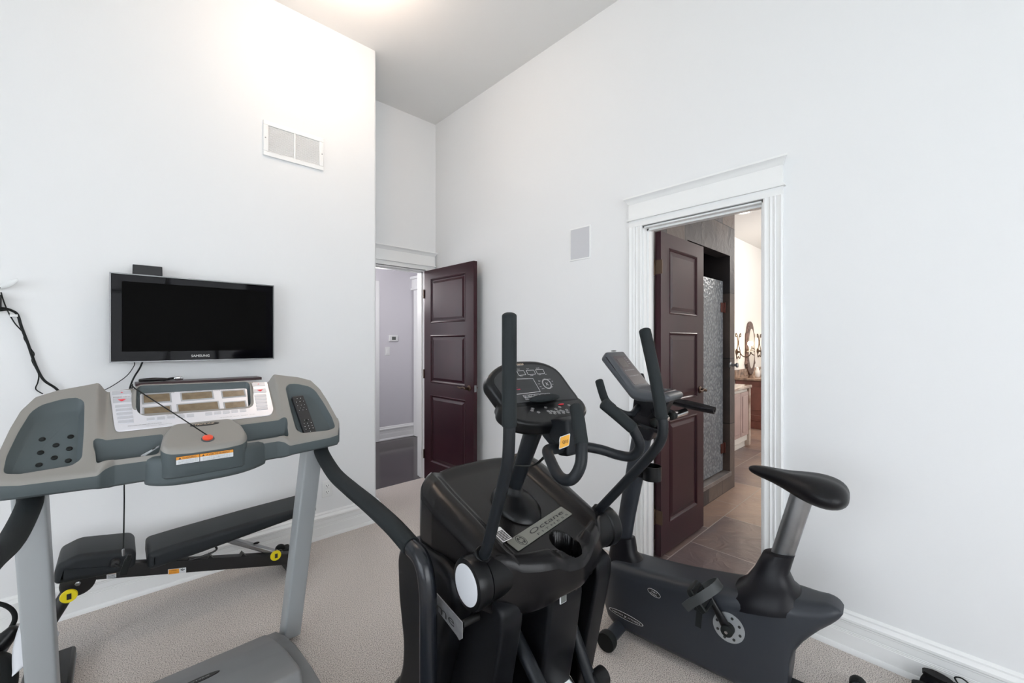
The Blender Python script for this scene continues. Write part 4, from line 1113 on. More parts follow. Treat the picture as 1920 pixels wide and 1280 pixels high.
for (x, y, s_, w) in ((525, 245, 'Minutes', .012), (715, 238, 'Speed', .010), (905, 225, 'Strides/Min', .016), (580, 383, 'Calories', .012), (785, 372, 'Calories/Hr', .015), (965, 358, 'Level', .009), (1090, 350, 'METs', .007),
                      (950, 482, 'Manual', .009), (945, 540, 'Hill', .008), (985, 595, 'Fat', .006), (1020, 635, 'Interval', .011), (1130, 448, 'Random Hill', .015), (1215, 485, 'Cardio', .006), (1225, 545, 'Race', .006), (1205, 598, 'Program', .009)):
    m.text(s_, dpt(*zz(x, y)), dx, dv, .0042, width=w, t=.0001)
k0 = dpt(*zz(1120, 530)); m.text('X', k0-dx*.006-dv*.006, dx, dv, .016, t=.0002)
m.build('overlay_print', M['wink'], CO)
m = MB(); a_ = dpt(*zz(640, 760)); b_ = dpt(*zz(1190, 715)); 
for r in range(2):
    for k in range(5):
        o_ = a_+(b_-a_)*(k/5)-dv*(.009*r)+dx*.004*r
        outline3(m, [o_, o_+(b_-a_)*.17, o_+(b_-a_)*.17-dv*.0075, o_-dv*.0075], .0008)
        m.text(('Quick', 'Level', 'Heart', 'Fat', 'Race', 'Enter', 'Clear', 'Pause', 'Next', 'Cool')[r*5+k], o_+(b_-a_)*.02-dv*.006, dx, dv, .004, width=.010, t=.0001)
m.build('key_legend', M['wink'], CO)
MB().text('octane', dpt(*zz(430, 162)), dx, dv, .0115, width=.050, t=.0002).build('logo_lettering', M['tanink'], CO)
MB().text('F I T N E S S', dpt(*zz(455, 180)), dx, dv, .003, width=.040, t=.0002).build('logo_subtitle', M['wink'], CO)
m = MB(); m.text('CALORIES', dpt(*zz(505, 655)), dx, dv, .004, width=.018, t=.0002); m.text('::::', dpt(*zz(505, 615)), dx, dv, .004, width=.006, t=.0002); m.build('led_readout', M['led'], CO)
# shelf keys
def spx(px, py, l=.0008):
    return eplane(px, py, S0, sn)+sn*l
z5 = lambda x, y: (900+x*.2031, 660+y*.2031)
m = MB()
for x, y in ((485, 522), (480, 540), (540, 556), (605, 512), (700, 525), (735, 508), (630, 545), (660, 545), (690, 552), (720, 548), (745, 540), (770, 548), (800, 535), (650, 562), (690, 566), (730, 563), (770, 562), (810, 555), (820, 490)):
    c = spx(*z5(x, y)); r = .0055
    pr = None
    for k in range(14):
        a0, a1 = 2*PI*k/14, 2*PI*(k+1)/14
        p0_, p1_ = c+dx*math.cos(a0)*r+sv*math.sin(a0)*r*.7, c+dx*math.cos(a1)*r+sv*math.sin(a1)*r*.7
        q = (p1_-p0_).normalized().cross(sn)*.0004
        m.add([tuple(p0_-q), tuple(p1_-q), tuple(p1_+q), tuple(p0_+q)], [(0, 1, 2, 3)])
    m.add([tuple(c+dx*a*.002+sv*b*.0008) for a, b in ((-1, -1), (1, -1), (1, 1), (-1, 1))], [(0, 1, 2, 3)])
m.build('keypad_print', M['wink'], SH)
c = spx(*z5(748, 482)); m = MB(); m.ball(c, .013, .006, .0022); m.build('start_button', M['redink'], SH)
# fixed handlebar with bracket
half = [(.0, -.115, 1.075), (.05, -.125, 1.070), (.10, -.155, 1.058), (.140, -.190, 1.042), (.155, -.232, 1.045), (.150, -.262, 1.085), (.125, -.252, 1.140)]
grip = [(.125, -.252, 1.140), (.098, -.222, 1.175), (.070, -.190, 1.210)]
lh = [(-.0, -.112, 1.075), (-.06, -.112, 1.078), (-.105, -.125, 1.085), (-.125, -.150, 1.075), (-.150, -.215, 1.040), (-.152, -.262, 1.045), (-.138, -.280, 1.085), (-.122, -.268, 1.135)]
lgp = [(-.122, -.268, 1.135), (-.100, -.240, 1.175), (-.078, -.210, 1.216)]
FH = MB().tube([p for p in lh[::-1]]+[p for p in half[1:]], .0155, n=16, sm=6).build('fixed_handlebar', M['steelblk'], EL)
for g_ in (grip, lgp): MB().tube(g_, .0185, n=16, sm=3).build('handlebar_grip', M['foam'], FH)
m = MB(); pl = round_poly([(-.095, 1.165), (-.135, 1.165), (-.140, 1.055), (-.095, 1.050), (-.02, 1.10), (0, 1.14)], .012, 3)
m.pillow(pl, .036, .008, lambda l, a, b: (l, a, b)); BRK = m.build('handlebar_bracket', M['steelblk'], EL)
c = E.at(1058, 827, 1, -.141); m = MB(); pl = round_poly([(-.025, -.021), (.019, -.016), (.025, .021), (-.019, .016)], .006, 3)
m.prism(pl, lambda a, b: (c[0]+a, -.1405, c[2]+b), lambda a, b: (c[0]+a, -.1425, c[2]+b)); st = m.build('badge_rim', M['chrome'], BRK)
m = MB(); m.prism(inset2(pl, .0025), lambda a, b: (c[0]+a, -.142, c[2]+b), lambda a, b: (c[0]+a, -.1432, c[2]+b)); m.build('model_badge', mat('amber_label', (.85, .42, .05), .35), BRK)
MB().text('Q35', (c[0]-.011, -.1436, c[2]-.005), (1, 0, 0), (0, 0, 1), .013, width=.024).build('badge_lettering', M['ink'], BRK)
MB().tube([E.at(968, 872, 0, -.02), E.at(1000, 872, 0, -.05), (-.10, -.115, 1.068)], .005, n=8, sm=5, flat=(.5, 1.5)).build('sensor_cable', M['rubber'], EL)
# logo plate lying in the basin, caution label
pn_ = Vector((0, -.31, 1)).normalized()
def bas(px, py, l=.0): return eplane(px, py, (0, 0, .771), pn_)+pn_*l
p0_, p1_, p2_ = bas(972, 1034), bas(1073, 964), bas(954, 1013)
uu = p1_-p0_; vv = (p2_-p0_); vv = vv-uu.normalized()*vv.dot(uu.normalized())
m = MB(); m.quad(p0_, uu, vv, t=.0025, r=.005); LP = m.build('logo_plate', M['logo'], EL, bevel=.0006)
un, vn = uu.normalized(), vv.normalized(); nz = un.cross(vn).normalized(); W_, H_ = uu.length, vv.length
m = MB()
m.text('Octane', p0_+un*W_*.30+vn*H_*.42+nz*.0032, un, vn, H_*.50, width=W_*.62, shear=.15, t=.0002); MB().text('F I T N E S S', p0_+un*W_*.36+vn*H_*.12+nz*.0032, un, vn, H_*.20, width=W_*.58, t=.0002).build('plate_subtitle', M['ink'], LP)
cc = p0_+un*W_*.14+vn*H_*.5+nz*.0030
for r_a, r_b, tl_ in ((.36, .30, 0),):
    for k in range(26):
        a0, a1 = 2*PI*k/26, 2*PI*(k+1)/26
        f = lambda a, r: cc+un*math.cos(a)*r*H_*.9+vn*math.sin(a)*r*H_*1.15
        m.add([tuple(f(a0, .38)), tuple(f(a1, .38)), tuple(f(a1, .34)), tuple(f(a0, .34))], [(0, 1, 2, 3)])
        if k % 26 not in (5, 6, 18, 19): m.add([tuple(f(a0, .27)), tuple(f(a1, .27)), tuple(f(a1, .10 if 3 < k % 13 < 10 else .20)), tuple(f(a0, .10 if 3 < k % 13 < 10 else .20))], [(0, 1, 2, 3)])
m.build('plate_lettering', M['ink'], LP)
c0, c1, c2 = bas(943, 1018, .002), bas(960, 1010, .002), bas(928, 992, .002)
uu = c1-c0; vv = c2-c0; vv = vv-uu.normalized()*vv.dot(uu.normalized())
m = MB(); m.quad(c0, uu, vv, t=.001, r=.004); cl = m.build('caution_label', M['wink'], EL)
m = MB(); un, vn = uu.normalized(), vv.normalized(); W_, H_ = uu.length, vv.length; nz = un.cross(vn).normalized()
for k in range(8): m.quad(c0+un*W_*.08+vn*H_*(.05+.09*k)+nz*.0011, un*W_*.84, vn*H_*.055, t=.0002)
m.build('caution_text', M['ink'], cl)
# side name plate on its peg
xq = -.342
pp = [Vector(E.at(x, y, 0, xq)) for x, y in ((866, 1167), (866, 1197), (861, 1200), (856, 1191), (812, 1133), (790, 1106), (790, 1078), (817, 1111))]
m = MB(); m.rings([[p for p in pp], [p+Vector((.003, 0, 0)) for p in pp]]); NP = m.build('name_plate', mat('brushed_plate', (.30, .30, .31), .35, metal=.6, var=.1, vscale=40), EL)
a_, b_ = Vector(E.at(793, 1119, 0, xq)), Vector(E.at(860, 1188, 0, xq)); uu = (b_-a_); 
MB().text('Prime', a_+Vector((-.0012, 0, 0))+Vector((0, 0, .006)), uu, Vector((0, 0, 1)), .040, width=uu.length*.90, t=.0002).build('plate_lettering', M['ink'], NP)
pg = Vector(E.at(864, 1172, 0, xq)); MB().tube([pg+Vector((.011, .006, -.004)), pg+Vector((.06, .006, -.004))], .010, n=14).build('plate_peg', M['deepblack'], EL)
# pedal arms, crank knuckle, chrome bracket
pa = [(-.122, .14, .60), E.at(966, 1188, 0, -.122), E.at(1005, 1270, 0, -.122), (-.122, -.30, .235), (-.122, -.42, .16)]
pb = [(.128, .14, .66), E.at(1062, 1143, 0, .128), E.at(1105, 1268, 0, .128), (.128, -.17, .19), (.128, -.30, .13)]
for q, s_ in ((pa, -1), (pb, 1)):
    PA = MB().tube(q, .021, n=16, sm=5).build('pedal_arm', M['steelblk'], EL)
    e_ = Vector(q[-1]); m = MB(); m.pillow(round_poly([(e_.y-.20, .10), (e_.y+.17, .12), (e_.y+.18, .17), (e_.y+.15, .15), (e_.y-.20, .125)], .01, 2), .065, .008, lambda l, a, b: (s_*.165+l, a, b)); m.build('foot_pedal', M['rubber'], PA)
k_ = E.at(1122, 1272, 0, .155); MB().lathe([(.02, -.03), (.030, -.026), (.030, .026), (.02, .03)], axis='x', n=20, c=k_).build('arm_knuckle', M['satblack'], EL)
c0 = E.at(1044, 1248, 0, .05)
m = MB(); pl = round_poly([(c0[1]+.03, c0[2]+.02), (c0[1]-.14, c0[2]-.10), (c0[1]-.16, c0[2]-.15), (c0[1]-.02, c0[2]-.06), (c0[1]+.05, c0[2]-.05)], .012, 3)
m.pillow(pl, .028, .008, lambda l, a, b: (.055+l, a, b)); CB = m.build('chrome_bracket', M['chrome'], EL)
q0 = E.at(1017, 1266, 0, .0); MB().box((-.030, q0[1]-.03, q0[2]-.03), (.03, q0[1]+.012, q0[2]+.02)).build('bracket_label', M['whitelbl'], EL, bevel=.003)
l0 = E.at(1055, 1118, 1, -.118); SL_ = MB().box((l0[0]-.013, -.1215, l0[2]-.018), (l0[0]+.013, -.117, l0[2]+.016)).build('serial_label', M['whitelbl'], EL, bevel=.001)
MB().box((l0[0]-.011, -.1220, l0[2]-.016), (l0[0]+.011, -.1213, l0[2]+.008)).build('label_text_area', M['greyink'], SL_)

# ================================================================== EXERCISE BIKE
B = Frame((1.598+.24*.9945, 1.080+.24*.1045), -49.2)
BK = root('exercise_bike', 'graphite upright exercise bike with black saddle by the bathroom doorway', 'exercise bike', (B.o[0], B.o[1], 0), B.rot)
def bp(px, py, c): q = B.at(px, py, 0, c); return (q[1], q[2])
hwB = .112
ZT = [(-.832, .425), (-.822, .438), (-.805, .446), (-.785, .448), (-.74, .440), (-.70, .436), (-.62, .425), (-.447, .388), (-.274, .360), (-.18, .350), (-.076, .340), (.0, .336), (.05, .325), (.085, .300), (.108, .262), (.122, .210), (.128, .150)]
ZB = [(-.832, .424), (-.822, .405), (-.795, .372), (-.75, .325), (-.71, .275), (-.690, .235), (-.680, .190), (-.674, .10), (-.666, .035), (-.64, .022), (-.3, .020), (-.05, .022), (.03, .024), (.069, .035), (.096, .070), (.115, .110), (.128, .148)]
ys = [-.832, -.830, -.826, -.82, -.812, -.80, -.785, -.765, -.74, -.715, -.70, -.69, -.684, -.679, -.676, -.673, -.669, -.665, -.655]+[-.64+.035*k for k in range(20)]+[.04, .055, .07, .083, .095, .105, .114, .121, .126, .128]
rings = []
for y in ys:
    zt, zb_3 = interp(ZT, y), interp(ZB, y); hz_, cz3 = max(.0015, (zt-zb_3)/2), (zt+zb_3)/2
    hx = hwB
    if y < -.60: hx *= max(.30, 1-.55*((-.60-y)/.232)**2)
    if y > -.02: hx *= max(.25, 1-.62*((y+.02)/.148)**2.2)
    if y < -.80: hx *= .55+.45*math.sqrt(max(0, 1-((-.80-y)/.0325)**2)) if y > -.8325 else .5
    hz_ = max(hz_, .002); re_ = min(.052, hz_*.98, hx*.9); ring = []
    # rounded rectangle section with edge radius re_
    for cxs, czs, a0 in ((1, 1, 0), (-1, 1, 90), (-1, -1, 180), (1, -1, 270)):
        for k in range(7):
            a = math.radians(a0+15*k); ring.append(Vector((cxs*(hx-re_)+re_*math.cos(a), y, cz3+czs*(hz_-re_)+re_*math.sin(a))))
    # side walls bow out a little between the rounded edges
    rings.append(ring)
m = MB(); m.rings(rings); m.build('shell', M['bike'], BK, sharp=70)
def loft(secs, name, mt, n=32, p=2.6):
    """secs: (y0, y1, z, half x) superellipse sections"""
    rings = []
    for (p0, p1, hx) in secs:
        ring = []
        for k in range(n):
            a = 2*PI*k/n; ca, sa = math.cos(a), math.sin(a)
            fx = math.copysign(abs(ca)**(2/p), ca); fy = math.copysign(abs(sa)**(2/p), sa)
            t = (fy+1)/2; ring.append(Vector((hx*fx, p0[0]+(p1[0]-p0[0])*t, p0[1]+(p1[1]-p0[1])*t)))
        rings.append(ring)
    m = MB(); m.rings(rings); return m.build(name, mt, BK, sharp=50)
loft([(bp(1360, 1116, -.0), bp(1519, 1138, -.0), .119), (bp(1367, 1096, 0), bp(1514, 1121, 0), .117), (bp(1398, 1082, 0), bp(1491, 1099, 0), .086), (bp(1413.5, 1063, 0), bp(1480.5, 1074, 0), .058), (bp(1424, 1045, 0), bp(1486, 1056, 0), .048), (bp(1431, 1032.5, 0), bp(1491, 1041, 0), .042), (bp(1436, 1031, 0), bp(1487, 1039, 0), .034)], 'seat_post_boot', M['bikeblk'])
loft([(bp(1137, 1084, -.0), bp(1217, 1084, 0), .088), (bp(1136, 1074, 0), bp(1212, 1068, 0), .084), (bp(1139, 1056, 0), bp(1203, 1050, 0), .066), (bp(1144, 1036, 0), bp(1193, 1036, 0), .048), (bp(1148, 1012, 0), bp(1190, 1013, 0), .043), (bp(1149, 1005, 0), bp(1189, 1008, 0), .038), (bp(1153, 1004, 0), bp(1186, 1007, 0), .030)], 'mast_boot', M['bikeblk'])
c0, c1, c2, c3 = [(0,)+bp(x, y, 0) for x, y in ((1168, 1015), (1177, 957), (1204, 815), (1219, 752))]
MB().tube([c0, c1, c2, c3], [.040, .042, .048, .048], n=24, flat=(1.0, .62), up=(0, 1, 0), dome=False).build('mast', M['conshell'] if 0 else M['bike'], BK)
m = MB(); nk = [(c2[1]-.05, c2[2]-.02), (c2[1]+.05, c2[2]-.0), (c3[1]+.065, c3[2]+.02), (c3[1]-.11, c3[2]+.025)]
m.pillow(round_poly(nk, .015, 3), .045, .015, lambda l, a, b: (l, a, b)); m.build('console_neck', M['bikeblk'], BK)
# saddle on its post
p_t, p_b = (0,)+bp(1500, 940, 0), (0,)+bp(1466, 1042, 0)
d_ = Vector(p_t)-Vector(p_b)
MB().tube([Vector(p_b)-d_*.15, Vector(p_t)+d_*.10], .0375, n=24, flat=(1, .55), up=(0, 1, 0), dome=False).build('seat_post', M['satsteel'], BK)
secs = [(-.525, .884, .872, .008), (-.535, .892, .862, .020), (-.565, .898, .850, .028), (-.61, .897, .838, .036), (-.66, .897, .815, .052), (-.70, .900, .795, .078), (-.745, .903, .782, .105), (-.785, .900, .778, .116), (-.82, .890, .785, .108), (-.842, .872, .800, .080), (-.850, .85, .82, .045)]
rings = []
for y, zt, zb2, hw in secs:
    ring = []
    for k in range(28):
        a = 2*PI*k/28; x = hw*math.copysign(abs(math.cos(a))**.8, math.cos(a)); s_ = math.sin(a)
        zc = zb2+(zt-zb2)*.62
        z = zc+(zt-zc)*s_ if s_ > 0 else zc+(zc-zb2)*s_*(1-.35*abs(math.cos(a)))
        if s_ > 0 and y < -.62: z -= .012*math.exp(-(x/.02)**2)*sstep(-.60, -.72, -abs(y)) if 0 else .008*math.exp(-(x/.022)**2)
        z -= .020*(abs(x)/.12)**2
        ring.append(Vector((x, y, z)))
    rings.append(ring)
m = MB(); m.rings(rings); SD = m.build('saddle', M['saddle'], BK, sharp=70, subsurf=1)
# crank, plate, pedal with strap
cy, cz = bp(1365, 1178, -.122)
m = MB()
R_ = .058
m.lathe([(.025, -.112), (R_, -.112), (R_, -.1155), (.026, -.1165), (.02, -.1165)], axis='x', n=48, c=(0, cy, cz)); CP = m.build('crank_plate', M['silverdisc'] if 0 else mat('brushed_disc', (.42, .44, .46), .35, metal=.5), BK)
m = MB()
for k in range(8): a = 2*PI*(k+.4)/8; m.lathe([(.0055, -.1160), (.0055, -.1175), (.001, -.1176)], axis='x', n=12, c=(0, cy+math.cos(a)*.044, cz+math.sin(a)*.044))
m.build('plate_holes', M['ink'], CP)
pc_ = B.at(1322, 1108, 0, -.150); cr = Vector((-.128, cy, cz)); ce = Vector((-.142, pc_[1], pc_[2]))
CR = MB().tube([cr, cr+(ce-cr)*.5, ce], [.016, .011, .010], n=14, flat=(1.2, .8)).build('crank_arm', M['satblack'], BK)
MB().lathe([(.024, -.116), (.022, -.146), (.014, -.150), (.01, -.150)], axis='x', n=24, c=(0, cy, cz)).build('crank_boss', M['rubber'], CR)
MB().lathe([(.007, -.148), (.006, -.1535), (.001, -.154)], axis='x', n=12, c=(0, cy, cz)).build('crank_bolt', M['chrome'], CR)
pd = Vector((-.200, ce.y+.004, ce.z)); dd_ = Vector((0, .80, .60)).normalized()
rot = Matrix.Rotation(math.radians(48), 3, 'X')
def pr(a, b, c): return pd+rot @ Vector((a, b, c))
m = MB(); pl = round_poly([(-.050, -.045), (.045, -.050), (.045, .050), (-.050, .045)], .015, 4)
m.rings([[pr(a, b, h) for a, b in (pl if i in (1, 2) else inset2(pl, .004))] for i, h in enumerate((-.014, -.010, .008, .012))])
PD = m.build('pedal', M['rubber'], CR)
m = MB()
for k in range(5): m.rings([[pr(x, y, z) for x, y, z in ((-.042, -.036+.018*k, .011), (.040, -.036+.018*k, .011), (.040, -.030+.018*k, .011), (-.042, -.030+.018*k, .011))], [pr(x, y, z) for x, y, z in ((-.042, -.035+.018*k, .0155), (.040, -.035+.018*k, .0155), (.040, -.031+.018*k, .0155), (-.042, -.031+.018*k, .0155))]])
m.build('pedal_tread', M['steelblk'], PD)
def ribbon(m, pts, w, t=.0018, wdir=(0, 1, 0)):
    P = catmull(pts, 6); wd = Vector(wdir).normalized(); rings = []
    for i, p in enumerate(P):
        tn = (P[min(i+1, len(P)-1)]-P[max(i-1, 0)]).normalized(); n = tn.cross(wd).normalized(); wv = n.cross(tn)
        rings.append([p-wv*w/2-n*t, p+wv*w/2-n*t, p+wv*w/2+n*t, p-wv*w/2+n*t])
    return m.rings(rings)
strapmat = mat('grey_strap', (.038, .042, .043), .55)
wd = rot @ Vector((0, 1, 0))
m = MB(); ribbon(m, [pr(.048, .008, -.004), pr(.056, .008, .045), pr(.034, .008, .092), pr(-.015, .008, .090), pr(-.050, .008, .040), pr(-.055, .006, -.015), pr(-.052, .0, -.055)], .034, wdir=wd)
m.build('pedal_strap', strapmat, PD)
t0 = B.at(1312, 1142, 0, -.235); t1 = B.at(1309, 1175, 0, -.235)
m = MB(); ribbon(m, [t0, lerp(t0, t1, .5), t1], .022, wdir=(0, 1, 0)); m.box((-.246, t0[1]-.017, t0[2]-.004), (-.228, t0[1]+.017, t0[2]+.010)); m.build('strap_tail', M['rubber'], PD)
# far-side crank and pedal
m = MB(); m.tube([(.13, cy, cz), (.142, cy*2-ce.y, cz*2-ce.z)], [.014, .010], n=10); m.box((.15, cy*2-ce.y-.04, cz*2-ce.z-.012), (.25, cy*2-ce.y+.04, cz*2-ce.z+.012)); m.build('far_crank', M['satblack'], BK, bevel=.004)
# stabilisers with wheels / caps
for y_, r_s, nm in ((.0, .030, 'front_stabiliser'), (-.868, .022, 'rear_stabiliser')):
    S_ = MB().tube([(-.205, y_, .044 if y_ == 0 else .030), (.205, y_, .044 if y_ == 0 else .030)], r_s, n=22, dome=False).build(nm, M['bike'], BK)
    for s_ in (-1, 1):
        MB().lathe([(.028, .205), (.041, .207), (.043, .214), (.043, .238), (.040, .243), (.034, .244), (.004, .243)], axis='x', n=30, c=(0, y_, .0435 if y_ == 0 else .030), mtx=Matrix.Scale(s_, 3, (1, 0, 0)) @ Matrix.Diagonal((1, 1 if y_ == 0 else .66, 1 if y_ == 0 else .66))).build('stabiliser_wheel' if y_ == 0 else 'end_cap', M['rubber'], S_, sharp=35)
m = MB(); m.box((-.06, -.875, .015), (.06, -.62, .06)); m.build('rear_foot', M['bikeblk'], BK, bevel=.01)
# emblems on the shell
xs = -hwB-.0012
def emb(name, px0, px1, hh, txts, col='wink'):
    a, b = Vector(B.at(*px0, 0, xs)), Vector(B.at(*px1, 0, xs)); u = (b-a).normalized(); L = (b-a).length; c = (a+b)/2; v = Vector((0, u.z, -u.y)); v = v if v.z > 0 else -v
    f = lambda p, q, l: c+u*p+v*q+Vector((-l, 0, 0))
    el = [(L/2*math.cos(2*PI*k/32), hh*math.sin(2*PI*k/32)) for k in range(32)]
    m = MB(); m.prism([(p*1.04, q*1.16) for p, q in el], lambda p, q: f(p, q, 0), lambda p, q: f(p, q, .0006)); o = m.build(name, M['wink'], BK)
    m = MB(); m.prism(el, lambda p, q: f(p, q, .0002), lambda p, q: f(p, q, .0009)); m.build('emblem_field', M['ink'], o)
    m = MB()
    for s_, p, q, sz_, w in txts: m.text(s_, f(p*L, q*hh, .0011), u, v, sz_, width=w*L, t=.0001)
    m.build('emblem_lettering', M[col], o)
emb('brand_emblem', (1143, 1140), (1205, 1172), .0125, [('VISION', -.42, -.30, .0095, .33), ('FITNESS', .07, -.30, .0095, .36), ('x', -.05, -.5, .020, .08)])
emb('model_emblem', (1215, 1104), (1238, 1119), .0125, [('HRT', -.20, .10, .0090, .42), ('E3200', -.25, -.72, .0075, .50)])
# console
cp = [(.108, 1.312), (.085, 1.345), (.070, 1.348), (-.075, 1.178), (-.222, 1.166), (-.238, 1.150), (-.225, 1.128), (-.10, 1.120), (-.055, 1.128)]
m = MB(); m.pillow(round_poly(cp, [.014, .014, .014, .02, .01, .012, .012, .02, .02], 4), .098, .020, lambda l, a, b: (l, a, b), steps=5); BC = m.build('console', M['conshell'], BK, sharp=40)
e1 = Vector((0, .070+.002, 1.348+.001)); e2 = Vector((0, -.075, 1.178)); fv = (e1-e2).normalized(); fn = Vector((0, -fv.z, fv.y)).normalized()
fn = fn if fn.z > 0 else -fn
Lf = (e1-e2).length
def cf(a, b, l=.001): return e2+Vector((a, 0, 0))+fv*b+fn*l
pl = round_poly([(-.070, .022), (.070, .022), (.070, Lf-.028), (-.070, Lf-.028)], .010, 4)
m = MB(); m.prism(pl, lambda a, b: cf(a, b, -.001), lambda a, b: cf(a, b, .0012)); F_ = m.build('display_face', M['conface'], BC)
m = MB(); m.prism(round_poly([(-.055, .125), (.02, .125), (.02, .182), (-.055, .182)], .002, 2), lambda a, b: cf(a, b, .001), lambda a, b: cf(a, b, .002)); m.build('display', mat('dim_lcd', (.05, .045, .05), .25), F_)
m = MB()
for s_, a, b, w in (('SPEED', .030, .178, .02), ('TIME', .030, .166, .018), ('LEVEL', .030, .154, .02), ('WATTS', .030, .142, .02), ('RPM  CALORIES  HEART RATE', -.055, .105, .10), ('PROGRAM  WEIGHT  ENTER', -.055, .070, .10)): m.text(s_, cf(a, b, .0022), (1, 0, 0), fv, .006, width=w, t=.0001)
m.build('face_lettering', M['panelbtn'], F_)
m = MB(); m.box((-.075, -.205, 1.166), (.075, -.095, 1.1725)); KP = m.build('keypad', M['conface'], BC, bevel=.004)
m = MB()
for i in range(4):
    for j in range(2): m.box((-.055+.03*i, -.185+.045*j, 1.172), (-.035+.03*i, -.160+.045*j, 1.1745))
m.build('key', M['conshell'], KP)
m = MB(); m.text('START', (.01, -.178, 1.1752), (1, 0, 0), (0, 1, 0), .010, width=.028); m.build('key_lettering', M['wink'], KP)
m = MB(); m.ball((0, .082, 1.352), .022, .010, .003); m.build('console_emblem', M['ink'], BC)
# handlebars
hb = [(-.225, .038, 1.214), (-.225, .012, 1.140), (-.218, -.02, 1.105), (-.200, -.065, 1.078), (-.150, -.085, 1.070), (-.06, -.07, 1.085), (0, -.06, 1.09)]
HB = MB().tube(hb+[(-x, y, z) for x, y, z in hb[-2::-1]], .0155, n=16, sm=5).build('handlebar', M['steelblk'], BK)
for s_ in (-1, 1): MB().tube([(s_*.225, .04, 1.218), (s_*.225, .010, 1.136), (s_*.216, -.026, 1.100)], .0185, n=16, sm=5).build('handlebar_grip', M['foam'], HB)
def pad(s_, y0, y1, z0, z1, name='elbow_pad'):
    rings = []; N = 12
    for i in range(N+1):
        t = i/N; y = y0+(y1-y0)*t; z = z0+(z1-z0)*t; w = .060*math.sin(PI*min(1, .12+t*.80))**.6
        up = [Vector((s_*.185+w*c, y, z+.020*(c*c)-.004)) for c in (-1, -.75, -.5, -.25, 0, .25, .5, .75, 1)]
        dn_ = [p-Vector((0, 0, .009)) for p in up[::-1]]
        rings.append(up+dn_)
    m = MB(); m.rings(rings); return m.build(name, M['bikeblk'], BK, sharp=60)
pad(-1, -.075, -.255, 1.062, 1.012); pad(1, -.10, -.345, 1.098, 1.068)
for s_ in (-1, 1):
    m = MB(); m.tube([(s_*.045, -.20, 1.052), (s_*.165, -.215, 1.056)], .017, n=20, dome=False); GG = m.build('pulse_grip', M['chrome'], HB)
    MB().tube([(s_*.020 if s_ > 0 else s_*.165, -.20, 1.051), (s_*.048 if s_ > 0 else s_*.19, -.203, 1.052)], .0185, n=20).build('grip_end_cap', M['rubber'], GG)
m = MB(); m.tube([(-.10, -.20, 1.05), (0, -.12, 1.09), (.10, -.20, 1.05)], .012, n=10, sm=4); m.build('grip_yoke', M['steelblk'], HB)
# bottle cage on the mast
hy, hz = bp(1222, 885, 0); 
m = MB(); rings = []
for k in range(25):
    a = PI*.15+PI*1.7*k/24; rings.append([Vector((.040*math.sin(a)*r, hy-.0+.042*math.cos(a)*r, hz+dz)) for r, dz in ((1, -.035), (1.06, -.035), (1.06, .032), (1, .032))])
m.rings(rings); m.lathe([(.036, -.037), (.040, -.036), (.040, -.030), (.002, -.031)], n=24, c=(0, hy, hz)); m.box((-.022, hy+.036, hz-.03), (.022, hy+.085, hz+.028)); m.build('bottle_cage', M['satblack'], BK, sharp=35)

# ================================================================== ADJUSTABLE BENCH by the left wall
NB, FB = 2.62, 2.87
BN = root('weight_bench', 'black adjustable weight bench lying along the left wall', 'weight bench', (.28, 2.745, 0))
def bl(p): return (p[0]-.28, p[1]-2.745, p[2])
def padmesh(name, top_near, bot_near, hw, r=.024):
    """pad between two near-side edge lines (world x,z pairs)"""
    pl = top_near+bot_near[::-1]
    m = MB(); m.pillow(round_poly(pl, .022, 5), hw, r, lambda l, a, b: (a-.28, l, b), steps=6); return m.build(name, M['vinyl'], BN, sharp=45)
def nb(px, py, y=NB): p = onY(px, py, y); return (p[0], p[2])
st = [(-.198, .420), (-.19, .445), (-.13, .470), (.045, .438), (.062, .415)]; sb = [(-.200, .375), (-.19, .362), (-.10, .352), (.03, .335), (.060, .350)]
padmesh('seat_pad', st, sb, .128)
bt_ = [nb(277, 1042), nb(284, 1036), nb(340, 1018), nb(480, 976), (.80, .428), (.86, .430)]
bb_ = [nb(276, 1066), nb(285, 1069), nb(370, 1040), nb(554, 972), (.82, .374), (.87, .380)]
padmesh('backrest_pad', bt_, bb_, .128)
def bar(name, p0, p1, w, h, mt='benchfr', y=0., parent=None, bev=.004):
    p0 = Vector((p0[0]-.28, y, p0[1])); p1 = Vector((p1[0]-.28, y, p1[1])); d = (p1-p0).normalized(); n = Vector((-d.z, 0, d.x)); m = MB()
    q = lambda p: [p+Vector((0, -w/2, 0))-n*h/2, p+Vector((0, w/2, 0))-n*h/2, p+Vector((0, w/2, 0))+n*h/2, p+Vector((0, -w/2, 0))+n*h/2]
    m.rings([q(p0), q(p1)]); return m.build(name, M[mt], parent or BN, bevel=bev)
yb0 = -.03
bA, bB = nb(150, 1076, 2.69), nb(560, 1046, 2.69)
FR = bar('main_beam', (bA[0], bA[1]), (bB[0]-.01, bB[1]), .05, .062, y=yb0)
# teeth along the beam
m = MB()
for px in (395, 457, 522):
    x, z = nb(px, 1035 if px < 420 else 1030, 2.69); z = bA[1]+(bB[1]-bA[1])*(x-bA[0])/(bB[0]-bA[0])+.030
    m.prism([(x-.018, z-.004), (x+.016, z-.006), (x-.002, z+.018)], lambda a, b: (a-.28, yb0-.022, b), lambda a, b: (a-.28, yb0+.022, b))
m.build('ladder_teeth', M['benchfr'], BN)
